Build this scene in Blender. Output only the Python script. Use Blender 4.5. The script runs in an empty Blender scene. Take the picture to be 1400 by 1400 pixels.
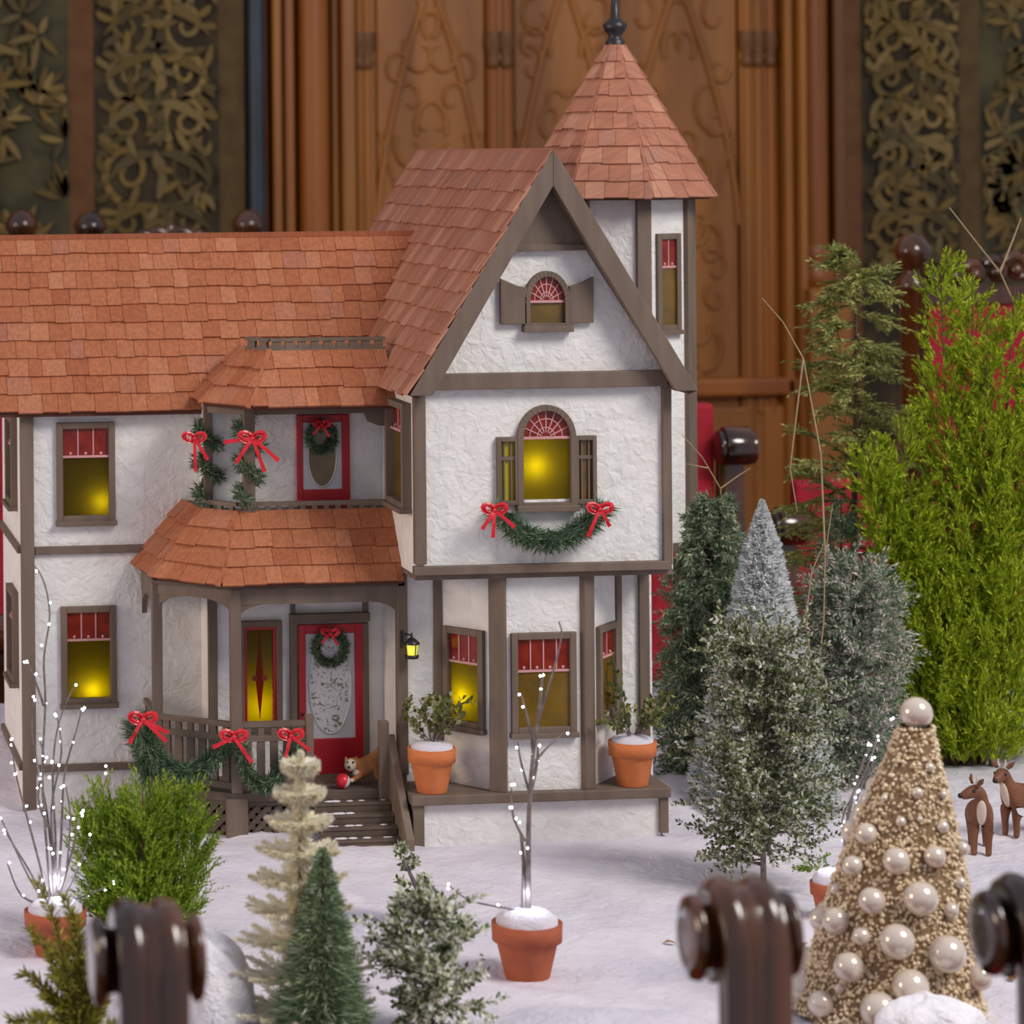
import bpy, math, random
import numpy as np
from mathutils import Vector, Matrix

random.seed(7)
RNG = np.random.default_rng(11)
SC = bpy.context.scene
COL = SC.collection
PI = math.pi
T = 0.75                      # table top height

# ------------------------------------------------------------------ camera
F = 4000.0                    # focal length in pixels of a 1400 px frame
AX, AY = 100.0, 210.0         # where the optical axis meets the frame (shift lens)
YAW = math.atan(450.0 / F)
ROLL = math.radians(0.5)
CAM = Vector((0.0, -3.2, T + 0.784))
FWD = Vector((math.sin(YAW), math.cos(YAW), 0))
RGT = Vector((math.cos(YAW), -math.sin(YAW), 0))
UP = Vector((0, 0, 1))
cd = bpy.data.cameras.new('camera')
cam = bpy.data.objects.new('camera', cd)
COL.objects.link(cam)
cr = RGT * math.cos(ROLL) - UP * math.sin(ROLL)
cu = RGT * math.sin(ROLL) + UP * math.cos(ROLL)
M = Matrix((cr, cu, -FWD)).transposed().to_4x4()
M.translation = CAM
cam.matrix_world = M
cd.sensor_width = 36.0
cd.lens = F * 36.0 / 1400.0
cd.shift_x = (700 - AX) / 1400.0
cd.shift_y = (AY - 700) / 1400.0
cd.clip_start = 0.05
cd.clip_end = 50
cd.dof.use_dof = True
cd.dof.focus_distance = 3.24
cd.dof.aperture_fstop = 9.5
SC.camera = cam

# ------------------------------------------------------------------ world, lights, exposure
SC.view_settings.view_transform = 'Standard'
SC.view_settings.look = 'None'
SC.view_settings.gamma = 1
SC.view_settings.use_curve_mapping = False
SC.view_settings.exposure = 0.0
W = bpy.data.worlds.new('room_air')
SC.world = W
W.use_nodes = True
W.node_tree.nodes['Background'].inputs[0].default_value = (0.86, 0.86, 1.0, 1)
W.node_tree.nodes['Background'].inputs[1].default_value = 0.48


def area(name, loc, target, size, energy, color):
    l = bpy.data.lights.new(name, 'AREA')
    l.shape = 'DISK'
    l.size = size
    l.energy = energy
    l.color = color
    o = bpy.data.objects.new(name, l)
    COL.objects.link(o)
    o.location = loc
    o.rotation_euler = (Vector(target) - Vector(loc)).to_track_quat('-Z', 'Y').to_euler()
    return o


area('ceiling_lamp', (2.6, -2.2, 3.7), (0.6, 0.1, 1.0), 1.5, 110, (1.0, 0.95, 0.88))
area('warm_lamp', (-3.0, -0.5, 1.9), (0.4, 0.2, 1.0), 1.2, 50, (1.0, 0.76, 0.52))


# ------------------------------------------------------------------ helpers: picture measurements to places in the room
def ray(px, py):
    u0, w0 = (px - AX) / F, (AY - py) / F
    u = u0 * math.cos(ROLL) + w0 * math.sin(ROLL)
    v = -u0 * math.sin(ROLL) + w0 * math.cos(ROLL)
    return FWD + RGT * u + UP * v


def at(px, py, Y):
    d = ray(px, py)
    return CAM + d * ((Y - CAM.y) / d.y)


def atz(px, py, Z):
    d = ray(px, py)
    return CAM + d * ((Z - CAM.z) / d.z)


def proj(p):
    d = Vector(p) - CAM
    z = d.dot(FWD)
    u, v = d.dot(RGT) / z * F, d.z / z * F
    return (AX + u * math.cos(ROLL) - v * math.sin(ROLL), AY - u * math.sin(ROLL) - v * math.cos(ROLL))


def R(px0, py0, px1, py1, Y):
    cx, cy = (px0 + px1) / 2, (py0 + py1) / 2
    return at(px0, cy, Y).x, at(px1, cy, Y).x, at(cx, py1, Y).z, at(cx, py0, Y).z


# ------------------------------------------------------------------ helpers: meshes
class Fr:
    """local frame: u along a, n outward, v up"""
    def __init__(s, o, a=(1, 0, 0), n=(0, -1, 0), v=(0, 0, 1)):
        s.o, s.a, s.n, s.v = Vector(o), Vector(a).normalized(), Vector(n).normalized(), Vector(v).normalized()

    def __call__(s, u, v, n=0.0):
        return s.o + s.a * u + s.v * v + s.n * n


class MB:
    def __init__(s):
        s.v, s.f, s.sm = [], [], []

    def add(s, vs, fs, smooth=False):
        k = len(s.v)
        s.v += [tuple(p) for p in vs]
        for f in fs:
            s.f.append(tuple(i + k for i in f))
            s.sm.append(smooth)
        return s

    def hexa(s, p):
        return s.add(p, [(0, 3, 2, 1), (4, 5, 6, 7), (0, 1, 5, 4), (1, 2, 6, 5), (2, 3, 7, 6), (3, 0, 4, 7)])

    def box(s, x0, x1, y0, y1, z0, z1):
        return s.hexa([(x0, y0, z0), (x1, y0, z0), (x1, y1, z0), (x0, y1, z0), (x0, y0, z1), (x1, y0, z1), (x1, y1, z1), (x0, y1, z1)])

    def fbox(s, fr, u0, u1, v0, v1, n0, n1):
        return s.hexa([fr(u0, v0, n1), fr(u1, v0, n1), fr(u1, v0, n0), fr(u0, v0, n0), fr(u0, v1, n1), fr(u1, v1, n1), fr(u1, v1, n0), fr(u0, v1, n0)])

    def bar(s, p, q, w, h, up=(0, 0, 1)):
        p, q = Vector(p), Vector(q)
        d = (q - p).normalized()
        a = d.cross(Vector(up))
        if a.length < 1e-6:
            a = Vector((1, 0, 0))
        a.normalize()
        b = a.cross(d)
        a *= w / 2
        b *= h / 2
        return s.hexa([p - a - b, p + a - b, q + a - b, q - a - b, p - a + b, p + a + b, q + a + b, q - a + b])

    def prism(s, poly, off):
        """poly: 3-D points (counter-clockwise seen from outside), extruded backwards by off"""
        n = len(poly)
        off = Vector(off)
        ps = [Vector(p) for p in poly]
        fs = [tuple(range(n)), tuple(range(2 * n - 1, n - 1, -1))]
        fs += [(i, n + i, n + (i + 1) % n, (i + 1) % n) for i in range(n)]
        return s.add(ps + [p + off for p in ps], fs)

    def tube(s, pts, rad, n=8, caps=True):
        pts = [Vector(p) for p in pts]
        if not hasattr(rad, '__len__'):
            rad = [rad] * len(pts)
        vs, fs = [], []
        a = None
        for i, p in enumerate(pts):
            t = (pts[min(i + 1, len(pts) - 1)] - pts[max(i - 1, 0)]).normalized()
            if a is None:
                a = t.cross(Vector((0.31, 0.2, 0.93)))
                if a.length < 1e-4:
                    a = t.cross(Vector((1, 0, 0)))
            a = (a - t * a.dot(t)).normalized()
            b = t.cross(a)
            for k in range(n):
                th = 2 * PI * k / n
                vs.append(p + (a * math.cos(th) + b * math.sin(th)) * rad[i])
        for i in range(len(pts) - 1):
            for k in range(n):
                k2 = (k + 1) % n
                fs.append((i * n + k, i * n + k2, (i + 1) * n + k2, (i + 1) * n + k))
        s.add(vs, fs, True)
        if caps:
            s.add(vs[:n], [tuple(range(n - 1, -1, -1))])
            s.add(vs[-n:], [tuple(range(n))])
        return s

    def lathe(s, prof, c=(0, 0, 0), axis='z', n=24):
        """prof: (radius, height) list"""
        vs, fs = [], []
        for r, h in prof:
            for k in range(n):
                th = 2 * PI * k / n
                x, y = r * math.cos(th), r * math.sin(th)
                if axis == 'z':
                    vs.append((c[0] + x, c[1] + y, c[2] + h))
                elif axis == 'x':
                    vs.append((c[0] + h, c[1] + x, c[2] + y))
                else:
                    vs.append((c[0] + y, c[1] + h, c[2] + x))
        m = len(prof)
        for i in range(m - 1):
            for k in range(n):
                k2 = (k + 1) % n
                fs.append((i * n + k, i * n + k2, (i + 1) * n + k2, (i + 1) * n + k))
        s.add(vs, fs, True)
        s.add(vs[:n], [tuple(range(n - 1, -1, -1))])
        s.add(vs[-n:], [tuple(range(n))])
        return s

    def ball(s, c, r, n=12, m=8, sc=(1, 1, 1), rot=None):
        vs, fs = [], []
        for i in range(m + 1):
            ph = PI * i / m
            for k in range(n):
                th = 2 * PI * k / n
                p = Vector((sc[0] * math.sin(ph) * math.cos(th), sc[1] * math.sin(ph) * math.sin(th), sc[2] * math.cos(ph))) * r
                if rot:
                    p = rot @ p
                vs.append(p + Vector(c))
        for i in range(m):
            for k in range(n):
                k2 = (k + 1) % n
                fs.append((i * n + k, (i + 1) * n + k, (i + 1) * n + k2, i * n + k2))
        return s.add(vs, fs, True)

    def ribbon(s, pts, wid, nrm, th):
        """flat strip with thickness along pts, in the plane normal to nrm"""
        nrm = Vector(nrm).normalized()
        pts = [Vector(p) for p in pts]
        n = len(pts)
        if not hasattr(wid, '__len__'):
            wid = [wid] * n
        vs, fs = [], []
        for i, p in enumerate(pts):
            t = (pts[min(i + 1, n - 1)] - pts[max(i - 1, 0)]).normalized()
            b = nrm.cross(t).normalized() * (wid[i] / 2)
            vs += [p - b, p + b, p + b + nrm * th, p - b + nrm * th]
        for i in range(n - 1):
            q = i * 4
            fs += [(q + 3, q + 2, q + 6, q + 7), (q, q + 4, q + 5, q + 1), (q + 1, q + 5, q + 6, q + 2), (q, q + 3, q + 7, q + 4)]
        fs += [(0, 1, 2, 3), (n * 4 - 4, n * 4 - 1, n * 4 - 2, n * 4 - 3)]
        return s.add(vs, fs)

    def build(s, name, mat, parent=None, bevel=0.0, label=None, kind=None, local=False):
        me = bpy.data.meshes.new(name)
        off = Vector((0, 0, 0)) if (local or parent is None) else wloc(parent)
        me.from_pydata([(p[0] - off.x, p[1] - off.y, p[2] - off.z) for p in s.v], [], s.f)
        me.polygons.foreach_set('use_smooth', s.sm)
        me.validate()
        me.update()
        return link(name, me, mat, parent, bevel, label, kind)


def wloc(o):
    v = Vector((0, 0, 0))
    while o is not None:
        v += Vector(o.location)
        o = o.parent
    return v


def link(name, me, mat, parent=None, bevel=0.0, label=None, kind=None):
    o = bpy.data.objects.new(name, me)
    COL.objects.link(o)
    if mat is not None and not me.materials:
        me.materials.append(mat)
    if parent is not None:
        o.parent = parent
    if bevel:
        m = o.modifiers.new('bevel', 'BEVEL')
        m.width = bevel
        m.segments = 2
        m.limit_method = 'ANGLE'
        m.angle_limit = math.radians(50)
    if label:
        o['label'] = label
    if kind:
        o['kind'] = kind
    return o


def tag(o, label, cat, group=None, kind=None):
    o['label'] = label
    o['category'] = cat
    if group:
        o['group'] = group
    if kind:
        o['kind'] = kind
    return o


def thing(name, loc, label, cat, group=None, rz=0.0):
    o = bpy.data.objects.new(name, None)
    o.empty_display_size = 0.05
    COL.objects.link(o)
    o.location = loc
    o.rotation_euler = (0, 0, rz)
    return tag(o, label, cat, group)


def copy_tree(o, parent=None):
    c = o.copy()
    COL.objects.link(c)
    if parent is not None:
        c.parent = parent
    for ch in list(o.children):
        copy_tree(ch, c)
    return c


def grid_wall(mb, fr, u0, u1, v0, v1, n0, n1, holes):
    us = sorted({u0, u1, *[h[0] for h in holes], *[h[1] for h in holes]})
    vs = sorted({v0, v1, *[h[2] for h in holes], *[h[3] for h in holes]})
    for i in range(len(us) - 1):
        for j in range(len(vs) - 1):
            cu_, cv_ = (us[i] + us[i + 1]) / 2, (vs[j] + vs[j + 1]) / 2
            if any(h[0] < cu_ < h[1] and h[2] < cv_ < h[3] for h in holes):
                continue
            mb.fbox(fr, us[i], us[i + 1], vs[j], vs[j + 1], n0, n1)


# ------------------------------------------------------------------ materials
def srgb(r, g, b):
    f = lambda c: (c / 255 / 12.92) if c <= 10 else ((c / 255 + 0.055) / 1.055) ** 2.4
    return (f(r), f(g), f(b), 1)


def nodes(name):
    m = bpy.data.materials.new(name)
    m.use_nodes = True
    nt = m.node_tree
    b = nt.nodes['Principled BSDF']
    return m, nt, b


def N(nt, typ, **kw):
    n = nt.nodes.new(typ)
    for k, v in kw.items():
        if k.startswith('i_'):
            n.inputs[k[2:].replace('_', ' ')].default_value = v
        else:
            setattr(n, k, v)
    return n


def mat(name, c1, c2=None, rough=0.6, scale=30, stretch=(1, 1, 1), bump=0.0, bscale=None, metal=0.0, spec=0.5, detail=3, dist=0.0, coat=0.0, lo=0.35, hi=0.65, bdist=0.01):
    """two colours mixed by a noise in object space, optional noise bump"""
    m, nt, b = nodes(name)
    L = nt.links.new
    b.inputs['Roughness'].default_value = rough
    b.inputs['Metallic'].default_value = metal
    b.inputs['Specular IOR Level'].default_value = spec
    b.inputs['Coat Weight'].default_value = coat
    tc = N(nt, 'ShaderNodeTexCoord')
    mp = N(nt, 'ShaderNodeMapping')
    mp.inputs['Scale'].default_value = stretch
    L(tc.outputs['Object'], mp.inputs[0])
    if c2 is None:
        b.inputs['Base Color'].default_value = c1
    else:
        nz = N(nt, 'ShaderNodeTexNoise', i_Scale=scale, i_Detail=detail, i_Distortion=dist)
        L(mp.outputs[0], nz.inputs['Vector'])
        rp = N(nt, 'ShaderNodeValToRGB')
        rp.color_ramp.elements[0].position = lo
        rp.color_ramp.elements[1].position = hi
        rp.color_ramp.elements[0].color = c1
        rp.color_ramp.elements[1].color = c2
        L(nz.outputs[0], rp.inputs[0])
        L(rp.outputs[0], b.inputs['Base Color'])
    if bump:
        nb = N(nt, 'ShaderNodeTexNoise', i_Scale=bscale or scale, i_Detail=3.0, i_Distortion=dist)
        L(mp.outputs[0], nb.inputs['Vector'])
        bp = N(nt, 'ShaderNodeBump', i_Strength=bump, i_Distance=bdist)
        L(nb.outputs[0], bp.inputs['Height'])
        L(bp.outputs[0], b.inputs['Normal'])
    return m


def island_mat(name, cols, rough=0.6, trans=0.0, grain=None, spec=0.3, sheen=0):
    """colour picked per piece (object random + island random)"""
    m, nt, b = nodes(name)
    L = nt.links.new
    b.inputs['Roughness'].default_value = rough
    b.inputs['Specular IOR Level'].default_value = spec
    g = N(nt, 'ShaderNodeNewGeometry')
    oi = N(nt, 'ShaderNodeObjectInfo')
    ad = N(nt, 'ShaderNodeMath', operation='ADD')
    fr = N(nt, 'ShaderNodeMath', operation='FRACT')
    L(g.outputs['Random Per Island'], ad.inputs[0])
    L(oi.outputs['Random'], ad.inputs[1])
    L(ad.outputs[0], fr.inputs[0])
    rp = N(nt, 'ShaderNodeValToRGB')
    while len(rp.color_ramp.elements) < len(cols):
        rp.color_ramp.elements.new(0.5)
    for i, (p, c) in enumerate(cols):
        rp.color_ramp.elements[i].position = p
        rp.color_ramp.elements[i].color = c
    L(fr.outputs[0], rp.inputs[0])
    out = rp.outputs[0]
    if grain:
        tc = N(nt, 'ShaderNodeTexCoord')
        mp = N(nt, 'ShaderNodeMapping')
        mp.inputs['Scale'].default_value = grain[0]
        L(tc.outputs['Object'], mp.inputs[0])
        nz = N(nt, 'ShaderNodeTexNoise', i_Scale=grain[1], i_Detail=4.0)
        L(mp.outputs[0], nz.inputs['Vector'])
        r2 = N(nt, 'ShaderNodeValToRGB')
        r2.color_ramp.elements[0].position = 0.3
        r2.color_ramp.elements[1].position = 0.7
        r2.color_ramp.elements[0].color = grain[2]
        r2.color_ramp.elements[1].color = grain[3]
        L(nz.outputs[0], r2.inputs[0])
        mx = N(nt, 'ShaderNodeMix', data_type='RGBA', blend_type='MULTIPLY')
        mx.inputs[0].default_value = 1.0
        L(out, mx.inputs[6])
        L(r2.outputs[0], mx.inputs[7])
        out = mx.outputs[2]
        bp = N(nt, 'ShaderNodeBump', i_Strength=0.25, i_Distance=0.002)
        L(nz.outputs[0], bp.inputs['Height'])
        L(bp.outputs[0], b.inputs['Normal'])
    L(out, b.inputs['Base Color'])
    if trans:
        tr = N(nt, 'ShaderNodeBsdfTranslucent')
        L(out, tr.inputs[0])
        ms = N(nt, 'ShaderNodeMixShader')
        ms.inputs[0].default_value = trans
        L(b.outputs[0], ms.inputs[1])
        L(tr.outputs[0], ms.inputs[2])
        L(ms.outputs[0], nt.nodes['Material Output'].inputs[0])
    return m


def emit(name, col, s):
    m, nt, b = nodes(name)
    b.inputs['Base Color'].default_value = col
    b.inputs['Emission Color'].default_value = col
    b.inputs['Emission Strength'].default_value = s
    return m


def lit_glass(name, col, skin=None):
    """stained glass that lets the lamp behind it through, diffused"""
    m, nt, b = nodes(name)
    L = nt.links.new
    b.inputs['Base Color'].default_value = skin or col
    b.inputs['Roughness'].default_value = 0.15
    tr = N(nt, 'ShaderNodeBsdfTranslucent')
    tr.inputs[0].default_value = col
    ms = N(nt, 'ShaderNodeMixShader')
    ms.inputs[0].default_value = 0.75
    L(b.outputs[0], ms.inputs[1])
    L(tr.outputs[0], ms.inputs[2])
    L(ms.outputs[0], nt.nodes['Material Output'].inputs[0])
    return m


MT = {}
MT['stucco'] = mat('white_stucco', srgb(226, 223, 220), srgb(236, 234, 232), 0.8, 40, bump=0.5, bscale=85, dist=0.7, bdist=0.006)
MT['timber'] = mat('grey_brown_timber', srgb(104, 88, 76), srgb(118, 101, 88), 0.65, 60, (1, 1, 0.15), bump=0.1, bdist=0.002)
MT['dark_timber'] = mat('dark_timber', srgb(84, 70, 60), srgb(98, 84, 72), 0.65, 60, bump=0.1, bdist=0.002)
MT['cedar'] = island_mat('cedar_shingle', [(0.0, srgb(159, 92, 62)), (0.3, srgb(176, 109, 74)), (0.6, srgb(168, 102, 70)), (0.85, srgb(184, 121, 88)), (1.0, srgb(163, 105, 84))],
                         0.75, grain=((260, 260, 25), 1.0, (0.76, 0.74, 0.72, 1), (1.08, 1.08, 1.08, 1)))
MT['rose_cedar'] = island_mat('rose_cedar_shingle', [(0.0, srgb(160, 106, 84)), (0.3, srgb(176, 120, 96)), (0.6, srgb(168, 112, 90)), (0.85, srgb(190, 138, 114)), (1.0, srgb(160, 112, 96))],
                              0.75, grain=((30, 220, 60), 1.0, (0.8, 0.78, 0.76, 1), (1.08, 1.06, 1.06, 1)))
MT['roof_deck'] = mat('roof_deck', srgb(88, 50, 36), rough=0.8)
MT['red_paint'] = mat('red_paint', srgb(168, 22, 36), srgb(180, 28, 40), 0.35, 20)
MT['white_paint'] = mat('white_paint', srgb(205, 208, 212), rough=0.4)
MT['amber'] = lit_glass('amber_glass', srgb(196, 184, 18), srgb(96, 80, 20))
MT['dull_amber'] = mat('dull_amber_glass', srgb(92, 70, 18), srgb(120, 92, 24), 0.12, 25, coat=0.4)
MT['red_glass'] = mat('red_stained_glass', srgb(112, 26, 20), srgb(142, 44, 26), 0.15, 60)
MT['pink_came'] = mat('pink_leading', srgb(206, 150, 150), rough=0.5)
MT['etched'] = mat('etched_glass', srgb(128, 122, 96), srgb(218, 219, 224), 0.25, 120, dist=2.0, lo=0.36, hi=0.46)
MT['recess'] = mat('light_box_lining', srgb(120, 106, 70), rough=0.9)  # lining of the added light boxes, kept dim around the bulb
MT['dark'] = mat('lattice_shade', srgb(30, 25, 22), rough=0.9)  # near-black colour for the shade behind the porch lattice
MT['terra'] = mat('terracotta', srgb(196, 108, 58), srgb(208, 122, 70), 0.75, 60, bump=0.1, bscale=400, bdist=0.001)
MT['terra_dark'] = mat('dark_terracotta', srgb(160, 80, 52), srgb(172, 90, 58), 0.75, 60, bump=0.1, bscale=400, bdist=0.001)
MT['snow'] = mat('fleece_snow', srgb(208, 202, 214), srgb(222, 217, 226), 0.95, 12, bump=0.4, bscale=70, dist=0.6, bdist=0.01, spec=0.1)
MT['iron'] = mat('dark_metal', srgb(60, 56, 58), rough=0.4, metal=0.6)
MT['ribbon'] = mat('red_ribbon', srgb(196, 24, 40), srgb(222, 40, 56), 0.35, 90)
MT['garland'] = island_mat('garland_needles', [(0.0, srgb(62, 88, 64)), (0.4, srgb(86, 114, 84)), (0.7, srgb(112, 136, 106)), (0.92, srgb(150, 166, 140)), (1.0, srgb(92, 80, 66))], 0.6, 0.3)
MT['twig'] = mat('brown_twig', srgb(100, 90, 88), srgb(134, 122, 118), 0.7, 120)
MT['pale_twig'] = mat('pale_twig', srgb(150, 126, 92), srgb(170, 146, 110), 0.7, 120)
MT['bulb'] = emit('fairy_bulb', (0.86, 0.9, 1.0, 1), 9.0)
MT['lantern_glow'] = emit('lantern_glass', (0.62, 0.6, 0.06, 1), 1.0)
MT['varnish'] = mat('dark_varnished_oak', srgb(34, 19, 11), srgb(92, 50, 20), 0.18, 18, (1, 1, 0.2), coat=0.6)  # orange noise streaks also stand in for highlights on the dark varnish
MT['red_cloth'] = mat('red_upholstery', srgb(150, 10, 34), srgb(172, 18, 44), 0.8, 40)
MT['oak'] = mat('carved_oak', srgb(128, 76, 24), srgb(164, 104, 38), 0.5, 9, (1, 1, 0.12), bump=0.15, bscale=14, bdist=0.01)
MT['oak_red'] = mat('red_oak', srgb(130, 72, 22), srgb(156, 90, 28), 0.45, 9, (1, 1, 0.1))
MT['oak_dark'] = mat('dark_oak', srgb(92, 54, 18), srgb(116, 72, 26), 0.5, 9, (1, 1, 0.12))  # deeper brown oak of wall ground, one stile and the capitals
MT['blue_steel'] = mat('blue_black_pole', srgb(30, 40, 52), srgb(40, 54, 70), 0.4, 5)
MT['tap_dark'] = mat('tapestry_ground', srgb(40, 35, 26), srgb(72, 60, 38), 0.95, 14)
MT['tap_green'] = mat('tapestry_green_ground', srgb(48, 48, 38), srgb(84, 78, 50), 0.95, 10)
MT['tap_border'] = mat('tapestry_border', srgb(82, 62, 36), srgb(96, 76, 46), 0.95, 20)
MT['tap_stripe'] = mat('tapestry_stripe', srgb(96, 62, 36), srgb(108, 74, 46), 0.95, 20)
MT['tap_leaf'] = island_mat('tapestry_leaf', [(0.0, srgb(84, 70, 42)), (0.35, srgb(122, 100, 56)), (0.6, srgb(70, 62, 42)), (0.8, srgb(106, 92, 62)), (1.0, srgb(138, 116, 70))], 0.95)
MT['floor_wood'] = mat('dark_floor', srgb(70, 42, 24), srgb(92, 58, 34), 0.4, 6, (0.15, 1, 1))

# ------------------------------------------------------------------ the room: floor, oak wall, tapestries
WALLY = 3.6
MB().box(-3.2, 4.6, -3.9, WALLY + 0.1, -0.05, 0.0).build('floor', MT['floor_wood'], kind='structure')
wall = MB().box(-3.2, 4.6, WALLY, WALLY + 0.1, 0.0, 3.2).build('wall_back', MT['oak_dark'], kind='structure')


def wx(px, Y=WALLY):
    return at(px, 200, Y).x


def wz(py, Y=WALLY):
    return at(700, py, Y).z


def wboard(name, p0, p1, dep, m, z0=0.0, z1=3.2):
    return MB().box(wx(p0), wx(p1), WALLY - dep, WALLY + 0.01, z0, z1).build(name, m, wall, bevel=0.006)


def wcolumn(name, pc, r, z0, z1, m, y=None):
    c = (wx(pc), WALLY - 0.02, 0)
    return MB().lathe([(r, z0), (r, z1)], c, n=20).build(name, m, wall)


# flat stiles and mouldings, left to right
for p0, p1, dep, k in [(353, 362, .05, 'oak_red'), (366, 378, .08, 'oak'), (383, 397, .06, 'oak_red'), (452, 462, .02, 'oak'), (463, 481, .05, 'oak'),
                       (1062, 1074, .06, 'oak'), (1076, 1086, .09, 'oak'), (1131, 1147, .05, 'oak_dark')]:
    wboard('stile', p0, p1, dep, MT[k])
for pc, w in [(426, 22), (1108, 19)]:
    r = (wx(pc + w) - wx(pc))
    c = wcolumn('column', pc, r, 1.23 if pc > 800 else 0.4, 3.2, MT['oak_red'])
    if pc > 800:
        b = MB()
        b.lathe([(r * 1.02, 1.30), (r * 1.15, 1.29), (r * 1.2, 1.265), (r * 1.05, 1.255), (r * 1.45, 1.24), (r * 1.5, 1.215), (r * 1.25, 1.20)], (wx(pc), WALLY - 0.02, 0), n=20)
        b.build('column_base', MT['oak_red'], c)
        MB().box(wx(pc) - r * 1.5, wx(pc) + r * 1.5, WALLY - 0.13, WALLY, 0, 1.2).build('plinth', MT['oak'], c, bevel=0.006)
for pc, m in [(489, 'oak'), (500, 'oak'), (1018, 'oak'), (1033, 'oak'), (1050, 'oak_red'), (672, 'oak_red'), (690, 'oak_red')]:
    r = 0.011
    zt = wz(84)
    c = wcolumn('colonnette', pc, r, 0.9, 3.2, MT[m])
    k = MB().lathe([(r, zt - .02), (r * 1.5, zt - .01), (r * 1.5, zt), (r * 1.1, zt + .01), (r * 2, zt + .04), (r * 1.7, zt + .07)], (wx(pc), WALLY - 0.02, 0), n=12)
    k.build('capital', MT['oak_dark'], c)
for p0, p1 in [(1008, 1060), (480, 512), (664, 700)]:
    wboard('pilaster', p0, p1, 0.022, MT['oak'])
# carved panels with half-raised scrolls
for p0, p1 in [(514, 662), (702, 842), (846, 1006)]:
    pn = MB().box(wx(p0), wx(p1), WALLY - 0.012, WALLY, 0.6, 3.2).build('carved_panel', MT['oak'], wall, bevel=0.004)
    cv = MB()
    rr = random.Random(p0)
    xm, hw = (wx(p0) + wx(p1)) / 2, (wx(p1) - wx(p0)) / 2
    for k in range(26):
        z = 1.0 + k * 0.06 + rr.uniform(-.02, .02)
        x0 = rr.uniform(0.05, .75) * hw
        r0 = rr.uniform(.025, .05)
        ph, sg = rr.uniform(0, 6.28), rr.choice((-1, 1))
        for s in (-1, 1):
            pts = []
            for i in range(15):
                t = i / 14
                r = r0 * (1 - .75 * t)
                a = ph + sg * t * 5.0
                pts.append((xm + s * (x0 + r * math.cos(a)), WALLY - 0.013, z + r * 1.4 * math.sin(a)))
            cv.tube(pts, [.007 * (1 - .5 * i / 14) for i in range(15)], 6)
    for s in (-1, 1):      # long ogee ribs of the tracery
        pts = [(xm + s * hw * (1 - .9 * (i / 16) ** 1.6), WALLY - .012, 1.35 + .55 * i / 16) for i in range(17)]
        cv.tube(pts, .009, 6)
        pts = [(xm + s * hw * (.1 + .85 * (i / 16) ** .7), WALLY - .012, 1.28 + .3 * i / 16) for i in range(17)]
        cv.tube(pts, .006, 6)
    cv.build('carving', MT['oak_dark'] if False else MT['oak'], pn, kind='stuff')
MB().box(wx(353), wx(1145), WALLY - 0.06, WALLY, wz(545), wz(520)).build('rail', MT['oak_red'], wall, bevel=0.008)
for k in range(6):
    a, b2 = 560 + k * 95, 560 + k * 95 + 84
    MB().box(wx(a), wx(b2), WALLY - 0.03, WALLY, wz(900), wz(560)).build('dado_panel', MT['oak'], wall, bevel=0.008)
pole = MB().lathe([(.022, 0), (.022, 3.2)], (wx(345), WALLY - .06, 0), n=16).build('trim_1', MT['blue_steel'], kind='structure')


# tapestries
def scroll_strip(mb, x0, x1, z0, z1, Y, rr):
    """mirrored acanthus scrolls as thin raised ribbons"""
    xm, hw = (x0 + x1) / 2, (x1 - x0) / 2
    nrm = (0, -1, 0)
    z = z0
    while z < z1:
        r0 = hw * rr.uniform(.36, .46)
        cx, cz = hw * .5, z + r0
        for s in (-1, 1):
            sg = 1 if rr.random() < .7 else -1
            pts, wid = [], []
            ph = rr.uniform(-1, 1)
            for i in range(22):
                t = i / 21
                r = r0 * (1 - .85 * t)
                a = ph - PI / 2 + sg * t * 8.5
                pts.append((xm + s * (cx + r * math.cos(a)), Y, cz + r * 1.15 * math.sin(a)))
                wid.append(.018 * (1 - .45 * t))
            mb.ribbon(pts, wid, nrm, .002)
            for k in range(9):        # leaf lobes growing off the curl
                i = rr.randrange(0, 15)
                p = Vector(pts[i])
                d = Vector((p.x - (xm + s * cx), 0, p.z - cz)).normalized()
                d = Matrix.Rotation(rr.uniform(-.9, .9), 3, 'Y') @ d
                ln = rr.uniform(.03, .065)
                side = d.cross(Vector(nrm)) * rr.uniform(-.02, .02)
                q = [p + d * ln * f + side * (f * f) for f in (0, .3, .6, .85, 1)]
                q = [Vector((min(max(v.x, x0), x1), v.y - .001 * k, v.z)) for v in q]
                mb.ribbon(q, [.006, .016, .017, .010, .003], nrm, .002)
        # central stem and husk
        mb.ribbon([(xm + .012 * math.sin(k), Y, z + k * r0 * .45) for k in range(5)], [.01, .026, .018, .03, .01], nrm, .003)
        for s in (-1, 1):
            q = [(xm + s * hw * (.05 + .85 * f), Y - .002, z + r0 * (1.7 - 1.3 * f * f + .2 * f)) for f in (0, .25, .5, .75, 1)]
            mb.ribbon(q, [.008, .022, .026, .016, .004], nrm, .002)
        z += r0 * 2.0


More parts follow.
